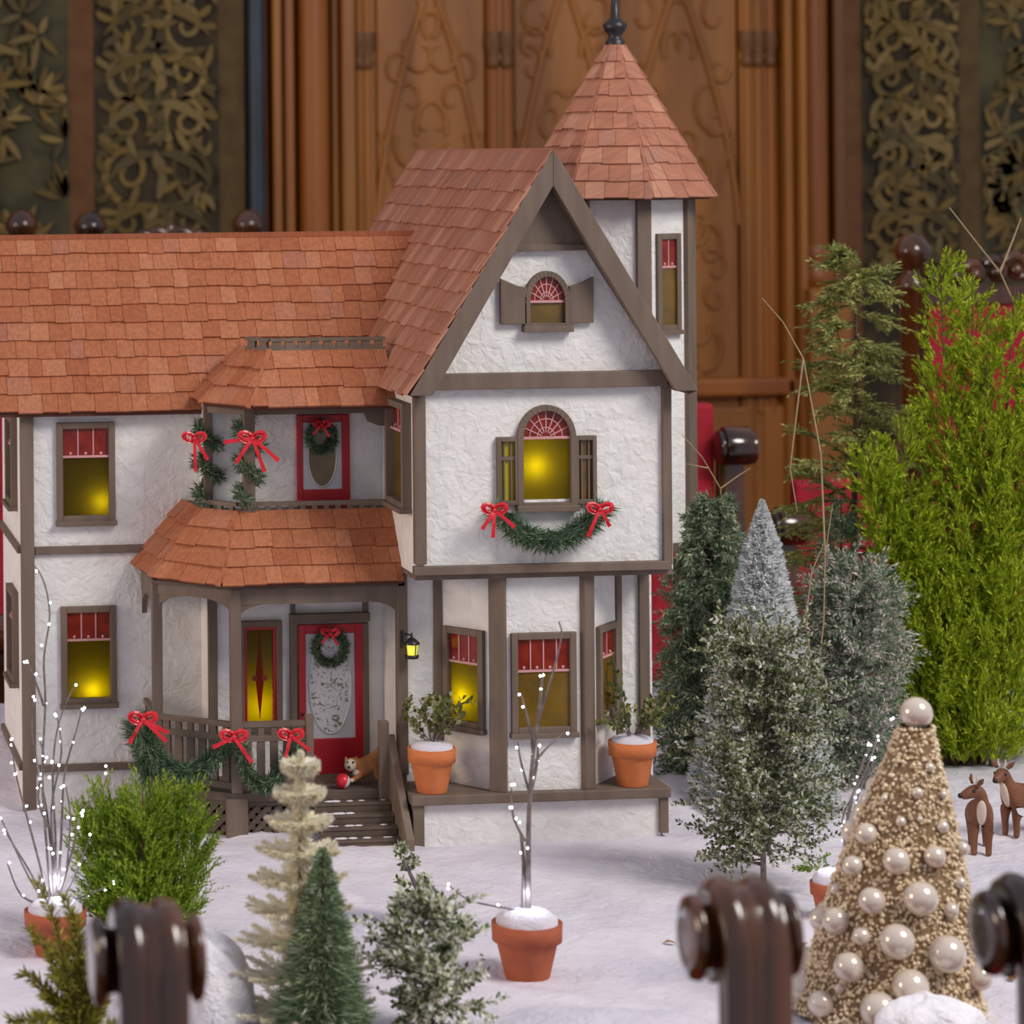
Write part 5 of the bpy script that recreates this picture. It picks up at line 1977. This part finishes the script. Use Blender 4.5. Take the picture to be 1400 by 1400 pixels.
# ------------------------------------------------------------------ garlands, wreaths and bows on the house
def bow(mb, c, s, nrm, rr, tails=((-.9, -1.5), (.8, -1.3)), tilt=0.0):
    """ribbon bow: two loops, a knot, hanging tails"""
    c, nrm = Vector(c), Vector(nrm).normalized()
    a = Vector((0, 0, 1)).cross(nrm).normalized() * -1
    a = a * math.cos(tilt) + Vector((0, 0, 1)) * math.sin(tilt)
    up = nrm.cross(a).normalized()
    if up.z < 0:
        up = -up
    for sd in (-1, 1):
        pts = []
        for i in range(11):
            th = PI * 2 * i / 10
            pts.append(c + a * sd * s * (.75 - .75 * math.cos(th)) * .75 + up * s * (.38 * math.sin(th) + .15 * (1 - math.cos(th))) + nrm * s * .25 * (1 - math.cos(th)))
        mb.ribbon(pts, s * .5, up * .35 + nrm * .94, s * .05)
        mb.ribbon([p + nrm * s * .02 for p in pts], s * .34, up, s * .05)
    mb.ball(c + nrm * s * .15, s * .28, 8, 6)
    for tx, ty in tails:
        pts = [c + a * s * tx * f + up * s * ty * (f ** 1.1) + nrm * s * (.2 + .25 * math.sin(f * 3)) for f in (0, .25, .5, .75, 1)]
        mb.ribbon(pts, [s * .28, s * .34, s * .34, s * .34, s * .4], nrm, s * .05)


def garland(name, pts, r, label, cat, group=None, bows=(), seed=1, nl=None, dens=1.0, nrm=(-.2, -1, .1), tilt=.9, m=None, droop=0.0):
    rng = np.random.default_rng(seed)
    P = [Vector(p) for p in pts]
    root = thing(name, P[len(P) // 2], label, cat, group)
    path = np.array(P)[None]
    lv = Leaves()
    n = int(900 * dens)
    p, tt, s = along(path, n, rng)
    p, tt = p[0], tt[0]
    q = perp(tt, rng)
    a = rng.uniform(.5, 1.2, n)[:, None]
    sg = rng.choice([-1, 1], n)[:, None]
    d = tt * np.cos(a) * sg + q * np.sin(a)
    d[:, 2] -= droop
    lv.add(p + q * (r * .15), d, r * rng.uniform(.65, 1.15, n), .0016, rng=rng)
    MB().tube(P, .0012, 5).build('wire', MT['twig'], root)
    lv.build('needles', m or MT['garland'], root)
    rr = random.Random(seed)
    for bw in bows:
        b = MB()
        bow(b, bw[0], bw[1], nrm, rr, *bw[2:])
        b.build('bow', MT['ribbon'], root, label='red ribbon bow')
    return root


def sag(p0, pm_, p1, Y, n=12):
    out = []
    for i in range(n + 1):
        f = i / n
        x = (1 - f) ** 2 * p0[0] + 2 * f * (1 - f) * (2 * pm_[0] - .5 * (p0[0] + p1[0])) + f * f * p1[0]
        y = (1 - f) ** 2 * p0[1] + 2 * f * (1 - f) * (2 * pm_[1] - .5 * (p0[1] + p1[1])) + f * f * p1[1]
        out.append(at(x, y, Y))
    return out


garland('garland', sag((676, 694), (750, 738), (826, 692), -.016), .019, 'green pine garland with two red bows under the arched jetty window', 'garland', 'house garlands',
        [(at(676, 698, -.032), .0115, ((-1.9, -1.6), (.2, -2.6), (1.2, -1.8))), (at(820, 697, -.032), .0115, ((1.2, -2.6), (-.9, -1.6)))], 1, dens=1.8, droop=.25)
garland('garland', sag((188, 1000), (252, 1055), (312, 1008), .075), .017, 'green garland sagging over the splayed side of the porch railing, with a red bow', 'garland', 'house garlands',
        [(at(320, 1008, .056), .0125, ((-1.6, -2.2), (1.9, -.9)))], 2, dens=1.8, droop=.25)
garland('garland', sag((326, 1015), (362, 1074), (408, 1008), .066), .014, 'green garland looped on the front porch railing beside the newel post, with a red bow', 'garland', 'house garlands',
        [(at(398, 1006, .056), .0115, ((.6, -2.2), (-1.9, -1.4)))], 3, dens=1.6, droop=.2)
garland('garland', [at(188, 985, .10), at(196, 1005, .095), at(204, 1030, .095), at(208, 1062, .10)], .024, 'thick green garland bunch with a big red bow on the porch corner by the wing', 'garland', 'house garlands',
        [(at(196, 984, .075), .013, ((-2.2, -1.1), (-2.0, -1.8), (1.2, -2.0)))], 4, dens=1.5, droop=.2)
for i, (px, Yp, bx0, lb, pp) in enumerate(((284, .165, 266, 'leafy garland with a red bow wound on the balcony post nearer the wing', bp2), (342, .12, 345, 'leafy garland with a large red bow wound on the front balcony post', bp1))):
    P = []
    for j in range(26):
        f = j / 25
        a = f * 5.2 * PI + 1
        c = at(px, 575 + 112 * f, Yp)
        P.append(Vector((pp.x + .012 * math.cos(a), pp.y + .012 * math.sin(a), c.z)))
    s = .0125 if i else .011
    c = at(bx0, 600, Yp - .022)
    garland('garland', P, .0125, lb, 'garland', 'house garlands', [(c, s, ((-2.4, -2.0), (-1.1, -3.0), (2.6, -.3), (1.5, -2.2)) if i else ((-1.4, -2.2), (-.1, -3.4)))], 10 + i, dens=1.5,
            m=G['shrub'] if False else MT['garland'])


def wreath(px, py, r, Y, label, seed):
    c = at(px, py, Y)
    k_ = mpx(c)
    pts = [c + Vector((r * k_ * math.cos(a), 0, r * k_ * math.sin(a) * 1.05)) for a in np.linspace(PI / 2, PI / 2 + 2 * PI, 22)]
    root = garland('wreath', pts, .0085, label, 'wreath', None, [(at(px, py - r, Y - .010), .0085, ((-1.0, -1.6), (1.2, -1.3)))], seed, dens=1.1)
    return root


wreath(452, 886, 20, DY - .012, 'green wreath with a red bow on the red front door at the porch', 21)
wreath(440, 598, 17, DY - .012, 'green wreath with a red bow on the red balcony door', 22)

# ------------------------------------------------------------------ toy animals
MT['deer'] = mat('brown_deer', srgb(104, 62, 36), srgb(124, 76, 46), .6, 40)
MT['pale'] = mat('pale_fur', srgb(206, 188, 172), rough=.6)
MT['black'] = mat('black_gloss', srgb(14, 12, 12), rough=.25)


def skinned(name, verts, edges, radii, m, parent, levels=2, root_i=0):
    me = bpy.data.meshes.new(name)
    me.from_pydata([tuple(v) for v in verts], edges, [])
    o = link(name, me, m, parent)
    sk = o.modifiers.new('skin', 'SKIN')
    sk.use_smooth_shade = True
    ly = me.skin_vertices[0].data if me.skin_vertices else None
    if ly is None:
        bm_ = __import__('bmesh').new()
        bm_.from_mesh(me)
        bm_.verts.layers.skin.verify()
        bm_.to_mesh(me)
        bm_.free()
        ly = me.skin_vertices[0].data
    for i, r in enumerate(radii):
        r = r if hasattr(r, '__len__') else (r, r)
        ly[i].radius = r
        ly[i].use_root = (i == root_i)
    ss = o.modifiers.new('subdivision', 'SUBSURF')
    ss.levels = ss.render_levels = levels
    return o


def deer(px, py, hpx, rz, label, mirror=1):
    base = ground(px, py)
    root = thing('deer_figurine', base, label, 'figurine', 'toy deer in the snow', rz)
    s = hpx * mpx(base) / 1.0          # total height = 1 unit
    # unit frame: faces +x, stands at z 0, height to ear tips 1
    J = {'pel': (-.26, 0, .50), 'mid': (0, 0, .50), 'che': (.20, 0, .52), 'neck': (.30, 0, .66), 'nape': (.34, 0, .80), 'head': (.42, 0, .84), 'muz': (.54, 0, .79), 'nose': (.62, 0, .765), 'tail': (-.38, 0, .54), 'tail2': (-.42, 0, .46)}
    Rd = {'pel': .125, 'mid': .125, 'che': .13, 'neck': .085, 'nape': .07, 'head': .088, 'muz': .055, 'nose': .036, 'tail': .03, 'tail2': .02}
    Ed = [('pel', 'mid'), ('mid', 'che'), ('che', 'neck'), ('neck', 'nape'), ('nape', 'head'), ('head', 'muz'), ('muz', 'nose'), ('pel', 'tail'), ('tail', 'tail2')]
    for sd, n in ((-1, 'l'), (1, 'r')):
        J['fs' + n] = (.22, .085 * sd, .40)
        J['fk' + n] = (.235, .085 * sd, .22)
        J['ff' + n] = (.225, .085 * sd, .06)
        J['ft' + n] = (.25, .085 * sd, .015)
        J['hs' + n] = (-.28, .085 * sd, .40)
        J['hk' + n] = (-.22, .085 * sd, .30)
        J['hh' + n] = (-.34, .085 * sd, .18)
        J['hf' + n] = (-.31, .085 * sd, .06)
        J['ht' + n] = (-.285, .085 * sd, .015)
        for k_, r_ in (('fs', .07), ('fk', .042), ('ff', .034), ('ft', .036), ('hs', .085), ('hk', .06), ('hh', .042), ('hf', .034), ('ht', .036)):
            Rd[k_ + n] = r_
        Ed += [('che', 'fs' + n), ('fs' + n, 'fk' + n), ('fk' + n, 'ff' + n), ('ff' + n, 'ft' + n), ('pel', 'hs' + n), ('hs' + n, 'hk' + n), ('hk' + n, 'hh' + n), ('hh' + n, 'hf' + n), ('hf' + n, 'ht' + n)]
    ks = list(J)
    S = lambda p: Vector((p[0] * s, p[1] * s, p[2] * s))
    hz = J['head']
    turn = Matrix.Rotation(mirror, 3, 'Z')
    for q in ('head', 'muz', 'nose'):       # the head turns on the neck
        v = turn @ (Vector(J[q]) - Vector(J['nape']))
        J[q] = tuple(Vector(J['nape']) + v)
    hd = Vector(J['head'])
    fw_ = (Vector(J['muz']) - hd).normalized()
    sdv = Vector((0, 0, 1)).cross(fw_).normalized()
    body = skinned('body', [S(J[q]) for q in ks], [(ks.index(a), ks.index(b)) for a, b in Ed], [Rd[q] * s * 1.15 for q in ks], MT['deer'], root, root_i=ks.index('mid'))
    for sd in (-1, 1):
        e = hd + sdv * sd * .07 + Vector((0, 0, .07))
        tipv = hd + sdv * sd * .16 + Vector((0, 0, .15)) - fw_ * .03
        mid_ = (e + tipv) / 2
        MB().tube([S(e), S(mid_), S(tipv)], [.02 * s, .034 * s, .006 * s], 8).build('ear', MT['deer'], root, local=True)
        MB().ball(S(hd + sdv * sd * .068 + fw_ * .055 + Vector((0, 0, .022))), .022 * s, 10, 8).build('eye', MT['black'], root, local=True)
        ap = [S(hd + sdv * sd * .03 + Vector((0, 0, .08))), S(hd + sdv * sd * .05 + Vector((0, 0, .14))), S(hd + sdv * sd * .045 + Vector((0, 0, .18)))]
        MB().tube(ap, [.014 * s, .012 * s, .006 * s], 6).build('antler', MT['pale'], root, local=True)
    MB().ball(S(Vector(J['nose']) - fw_ * .005 + Vector((0, 0, .012))), .032 * s, 10, 8).build('nose', MT['black'], root, local=True)
    MB().ball(S(Vector((.335, 0, .56))), .11 * s, 12, 10, (.42, .55, 1.6), Matrix.Rotation(.35, 3, 'Y')).build('chest_bib', MT['pale'], root, local=True, label='white chest patch')
    MB().ball(S(hd + fw_ * .06 + Vector((0, 0, .0))), .07 * s, 12, 8, (.7, 1.04, .6)).build('face_patch', MT['pale'], root, local=True, label='pale cheeks')
    return root


deer(1340, 1160, 112, -PI / 2 - .35, 'brown toy deer with a white chest turning its head, beside the bauble tree', -1.15)
deer(1398, 1140, 108, PI + .5, 'brown toy deer cut off by the picture edge, beyond the white-chested deer'.replace('cut off by the picture edge, ', 'seen from the flank, '), .2)

# toy dog on the porch, front down and rump up
base = Vector((at(497, 1066, .10).x, .10, zfloor + .0005))
k = mpx(base)
root = thing('toy_dog', base, 'ginger and white toy dog crouching playfully on the porch by the front door', 'dog')
D = lambda px, py, y=0.0: at(px, py, base.y + y) - base
MT['ginger'] = mat('ginger_fur', srgb(156, 98, 50), srgb(178, 118, 66), .8, 60, bump=.2, bscale=300, bdist=.001)
jv = [D(512, 1038), D(503, 1046), D(494, 1052), D(487, 1044), D(479, 1042), D(474, 1046), D(517, 1028, .0), D(521, 1018), D(528, 1016),
      D(490, 1062, -.008), D(480, 1067, -.01), D(492, 1061, .006), D(483, 1066, .006), D(514, 1050, -.008), D(516, 1066, -.008), D(516, 1050, .008), D(518, 1066, .008)]
jr = [11, 10, 9, 8, 9, 5, 5, 2.8, 1.8, 4, 3, 4, 3, 5, 3, 5, 3]
je = [(0, 1), (1, 2), (2, 3), (3, 4), (4, 5), (0, 6), (6, 7), (7, 8), (2, 9), (9, 10), (2, 11), (11, 12), (0, 13), (13, 14), (0, 15), (15, 16)]
skinned('body', jv, je, [r * k for r in jr], MT['ginger'], root)
MB().ball(D(479, 1046, -.005), 8.5 * k, 12, 9, (1, .9, 1)).build('face', MT['pale'], root, local=True, label='white face')
MB().ball(D(489, 1057, -.004), 7 * k, 12, 9, (1.1, .9, .9)).build('bib', MT['pale'], root, local=True, label='white chest')
for sd, q in ((-1, (473, 1036)), (1, (487, 1035))):
    MB().ball(D(q[0], q[1] + 4, sd * .004), 4.2 * k, 10, 8, (.6, .6, 1.3)).build('ear', MT['ginger'], root, local=True)
for q in ((475, 1042), (483, 1042)):
    MB().ball(D(q[0], q[1], -.0115), 1.5 * k, 8, 6).build('eye', MT['black'], root, local=True)
MB().ball(D(477, 1049, -.0125), 1.9 * k, 8, 6).build('nose', MT['black'], root, local=True)
for q in ((480, 1067, -.012), (484, 1066, .004)):
    MB().ball(D(*q), 4 * k, 10, 8, (1.2, .9, .7)).build('paw', MT['pale'], root, local=True, label='white paw')

base = Vector((at(468, 1070, .085).x, .082, zfloor + 10 * k + .0003))
root = thing('toy_ball', base, 'small red and white ball on the porch beside the toy dog', 'ball')
for nm, c0, mm in (('red_half', (0, PI * .62), MT['ribbon']), ('white_half', (PI * .62, PI), MT['white_paint'])):
    mb = MB()
    rows, sg = 8, 16
    vs, fs = [], []
    for i in range(rows + 1):
        ph = c0[0] + (c0[1] - c0[0]) * i / rows
        for j in range(sg):
            th = 2 * PI * j / sg
            v = Vector((math.sin(ph) * math.cos(th), math.sin(ph) * math.sin(th), math.cos(ph))) * 10 * k
            vs.append(Matrix.Rotation(-1.15, 3, 'Y') @ v)
    for i in range(rows):
        for j in range(sg):
            fs.append((i * sg + j, (i + 1) * sg + j, (i + 1) * sg + (j + 1) % sg, i * sg + (j + 1) % sg))
    mb.add(vs, fs, True)
    mb.build(nm, mm, root, local=True)

# ------------------------------------------------------------------ dried leaf scraps on the snow
rr = random.Random(12)
MT['dry'] = island_mat('dried_leaf', [(0, srgb(110, 74, 48)), (.5, srgb(150, 108, 72)), (1, srgb(176, 136, 96))], .8)
for px, py, sz, lb in [(916, 1291, 1.0, 'curled brown dried leaf in the snow between the potted twig tree and scrolled chair post'), (1098, 1292, 1.3, 'larger brown dried leaf in the snow between scrolled chair post and bauble tree'),
                       (1116, 1287, .8, 'smaller brown dried leaf in the snow close to the foot of the bauble tree'), (1384, 1341, 1.1, 'curled brown dried leaf in the snow past the bauble tree, by the hidden chair')]:
    c = ground(px, py) + Vector((0, 0, .004))
    a = rr.uniform(0, 6.28)
    d = Vector((math.cos(a), math.sin(a), 0)) * sz
    e = Vector((-d.y, d.x, 0))
    pts = [c - d * .006, c - d * .002 + e * .003 + Vector((0, 0, .002)), c + d * .003 + e * .0025 + Vector((0, 0, .003)), c + d * .007, c + d * .002 - e * .003 + Vector((0, 0, .0025)), c - d * .003 - e * .0028 + Vector((0, 0, .001))]
    o = MB().prism(pts, (0, 0, -.0008)).build('dried_leaf', MT['dry'])
    tag(o, lb, 'leaf', 'dried leaf scraps')


# ------------------------------------------------------------------ loose lumps of fleece
def fleece(px, py, rx, h, label, seed, Y=None):
    rng = np.random.default_rng(seed)
    base = ground(px, py)
    kk = mpx(base)
    root_r = rx * kk
    n, m = 40, 18
    ph = rng.uniform(0, 6.28, 8)
    vs, fs = [], []
    for i in range(m + 1):
        f = i / m
        for j in range(n):
            a = 2 * PI * j / n
            w = 1 + .10 * math.sin(3 * a + ph[0]) + .06 * math.sin(7 * a + ph[1] + 5 * f) + .04 * math.sin(13 * a + 9 * f + ph[2])
            rr_ = root_r * w * math.cos(f * PI / 2) ** .85
            vs.append((rr_ * math.cos(a), rr_ * .8 * math.sin(a), h * kk * math.sin(f * PI / 2) * (1 + .08 * math.sin(4 * a + ph[3])) - .006))
    for i in range(m):
        for j in range(n):
            fs.append((i * n + j, i * n + (j + 1) % n, (i + 1) * n + (j + 1) % n, (i + 1) * n + j))
    o = MB().add(vs, fs, True).build('fleece_lump', MT['fleece'])
    o.location = base
    tag(o, label, 'snow lump', 'loose fleece lumps')


MT['fleece'] = mat('white_fleece', srgb(232, 230, 238), srgb(246, 244, 248), .95, 30, bump=.6, bscale=160, dist=.8, bdist=.006, spec=.1)
fleece(276, 1412, 78, 112, 'white fleece lump rising behind the scrolled chair post near the lime bush', 5)
fleece(1268, 1440, 74, 44, 'low white fleece lump at the foot of the bauble tree', 6)


# ------------------------------------------------------------------ chairs
VA = MT['varnish']


def scroll_post(mb, x, y, ztop, up):
    """upright that rolls over into a volute; the roll looks towards the table (up = +1 for +y)"""
    r = .0285
    zc = ztop - r
    b = []
    for i in range(7):
        b.append((x, y - up * .004 * math.cos(i), zc - .55 + .55 * i / 6))
    mb_pts = [Vector(p) for p in b[:-1]] + [Vector((x, y, zc))]
    spir = []
    for i in range(19):
        a = i / 18 * 2.1 * PI
        rad = r * (1 - .32 * i / 18)
        spir.append(Vector((x, y + up * (r - rad * math.cos(a)), zc + rad * math.sin(a))))
    mb.ribbon(mb_pts + spir[1:], [.040] * len(mb_pts) + [.042] * 18, (1, 0, 0), .001) if False else None
    # band with real thickness, extruded along x
    path = mb_pts + spir[1:]
    n = len(path)
    vs, fs = [], []
    for i, p in enumerate(path):
        t = (path[min(i + 1, n - 1)] - path[max(i - 1, 0)]).normalized()
        nn = Vector((0, -t.z, t.y)) * (.010 if i < len(mb_pts) else .007)
        w = .021
        vs += [p - nn + Vector((-w, 0, 0)), p - nn + Vector((w, 0, 0)), p + nn + Vector((w, 0, 0)), p + nn + Vector((-w, 0, 0))]
    for i in range(n - 1):
        q = 4 * i
        for a, c in ((0, 1), (1, 2), (2, 3), (3, 0)):
            fs.append((q + a, q + c, q + 4 + c, q + 4 + a))
    fs += [(3, 2, 1, 0), (4 * n - 4, 4 * n - 3, 4 * n - 2, 4 * n - 1)]
    mb.add(vs, fs, True)
    return Vector((x, y + up * r, zc)), r


def scroll_chair(loc, rz, label, w=.3645, ztop=1.08, red_top=None):
    root = thing('scroll_chair', (loc[0], loc[1], 0), label, 'chair', 'scroll-topped chairs', rz)
    for s in (-1, 1):
        m = MB()
        c, r = scroll_post(m, s * w / 2, 0, ztop, 1)
        for xo in (-.0115, .0115):
            outer = [Vector((s * w / 2 + xo, -.004, ztop - .6)), Vector((s * w / 2 + xo, -.004, c.z))] + [Vector((s * w / 2 + xo, c.y - (r - .001) * math.cos(q / 10 * PI), c.z + (r - .001) * math.sin(q / 10 * PI))) for q in range(1, 12)]
            m.tube(outer, .0100, 12)
        p = m.build('back_post', VA, root, .0015, local=True)
        b = MB()
        b.lathe([(.010, -.035), (.019, -.035), (.026, -.033), (.027, -.029), (.021, -.026), (.019, -.02), (.019, .02), (.021, .026), (.027, .029), (.026, .033), (.019, .035), (.010, .035)], c, 'x', 24)
        b.build('volute', VA, p, local=True)
        MB().lathe([(.026, 0), (.026, .30), (.032, .32), (.02, .36), (.026, .42), (.022, .52)], (s * w / 2, 0, 0), n=14).build('leg', VA, root, local=True)
        MB().lathe([(.022, 0), (.03, .06), (.018, .1), (.028, .2), (.02, .3), (.03, .42)], (s * (w / 2 + .02), .42, 0), n=14).build('leg', VA, root, local=True)
    MB().box(-w / 2 - .03, w / 2 + .03, -.01, .45, .40, .44).build('seat_frame', VA, root, .004, local=True)
    MB().box(-w / 2 - .02, w / 2 + .02, .02, .44, .44, .50).build('seat_cushion', MT['red_cloth'], root, .02, local=True)
    MB().box(-w / 2, w / 2, -.012, .012, ztop - .30, ztop - .21).build('crest_rail', VA, root, .004, local=True)
    MB().box(-w / 2, w / 2, -.012, .012, .55, .59).build('cross_rail', VA, root, .004, local=True)
    MB().box(-w / 2 + .02, w / 2 - .02, -.016, .02, .59, ztop - .30).build('back_pad', MT['red_cloth'], root, .008, local=True)
    return root


def post_xy(px, py, dist_y):
    return at(px, py, dist_y)


a = at(200, 1300, -1.40)
b = at(1010, 1280, -1.40)
zt = at(1010, 1217, -1.40).z
scroll_chair(((a.x + b.x) / 2, -1.43), 0, 'dark varnished chair whose two scrolled posts rise before the snow, one near the lime bush', abs(b.x - a.x), zt)
c = at(1412, 1280, -1.40)
scroll_chair((c.x + abs(b.x - a.x) / 2, -1.43), 0, 'dark varnished scroll-topped chair before the bauble tree, mostly hidden', abs(b.x - a.x), at(1400, 1212, -1.40).z)


def throne(px0, px1, pytop, Y, label, red_py, crest=True, scroll=False, arms=False):
    """tall carved chair on the far side of the table, seen from the front; posts at px0 and px1"""
    x0, x1 = at(px0, 400, Y).x, at(px1, 400, Y).x
    w = x1 - x0
    zt = at((px0 + px1) / 2, pytop, Y).z
    zr = at((px0 + px1) / 2, red_py, Y).z
    root = thing('carved_chair', ((x0 + x1) / 2, Y, 0), label, 'chair', 'carved chairs beyond the table')
    for s in (-1, 1):
        x = s * w / 2
        r = .022
        if not scroll:
            MB().lathe([(.025, 0), (.022, .4), (.018, .45), (r, .6), (r, zt - .11), (.03, zt - .10), (.03, zt - .085), (.014, zt - .07), (.02, zt - .06), (.034, zt - .035), (.034, zt - .025), (.022, zt - .006), (.008, zt)], (x, 0, 0), n=14).build('back_post', VA, root, local=True)
        else:
            m = MB()
            c, rr2 = scroll_post(m, x, -.02, zt, -1)
            p = m.build('back_post', VA, root, .0015, local=True)
            MB().lathe([(.012, -.03), (.026, -.030), (.028, -.026), (.024, -.02), (.026, 0), (.024, .02), (.028, .026), (.026, .03), (.012, .03)], c, 'x', 18).build('volute', VA, p, local=True)
            MB().lathe([(.024, 0), (.022, .58)], (x, 0, 0), n=12).build('leg', VA, root, local=True)
        MB().lathe([(.022, 0), (.03, .06), (.018, .1), (.028, .2), (.02, .3), (.03, .43)], (x, -.42, 0), n=12).build('leg', VA, root, local=True)
    MB().box(-w / 2 - .02, w / 2 + .02, -.45, .01, .41, .45).build('seat_frame', VA, root, .004, local=True)
    MB().box(-w / 2, w / 2, -.44, -.02, .45, .51).build('seat_cushion', MT['red_cloth'], root, .02, local=True)
    MB().box(-w / 2 + .022, w / 2 - .022, -.016, .016, .58, zr).build('back_pad', MT['red_cloth'], root, .008, local=True)
    if crest:
        m = MB()
        m.box(-w / 2, w / 2, -.014, .014, zr, zr + .035)
        m.build('crest_rail', VA, root, .003, local=True)
        rr = random.Random(int(px0))
        m = MB()
        hc = zt - zr - .06
        for s in (-1, 1):
            for j in range(5):
                cx = s * w * (.06 + .09 * j)
                rad = hc * (.40 - .05 * j)
                cz = zr + .035 + rad
                m.tube([(cx + s * rad * (1 - .7 * i / 12) * math.cos(.6 + i * .5), -.008, cz + rad * (1 - .7 * i / 12) * math.sin(.6 + i * .5)) for i in range(13)], [.012 - .0006 * i for i in range(13)], 6)
                m.ball((cx, -.012, cz), .014, 8, 6)
        m.ball((0, -.01, zr + .035 + hc * .75), hc * .3, 10, 8, (.7, .5, 1))
        m.build('carved_crest', VA, root, local=True, kind='stuff')
    return root


throne(124, 340, 288, 2.7, 'tall dark carved chair with turned finials, showing just above the wing roof', 372)
throne(-150, 30, 288, 2.7, 'tall dark carved chair whose one finial shows above the roof before the leafy tapestry', 372)
throne(1248, 1560, 318, 1.9, 'tall carved chair with a red back and dark carved crest, beyond the lime green cypress', 416)
throne(790, 990, 585, 1.35, 'low red-backed chair with a dark scrolled post, beside the house behind the pine', 552, crest=False, scroll=True)
throne(1062, 1235, 690, 1.42, 'low red-backed chair hidden behind the cedar and the frosted cone tree', 655, crest=False, scroll=True)
throne(-215, -4, 840, 1.35, 'low red-backed chair glimpsed past the end wall of the house wing', 812, crest=False, scroll=True)
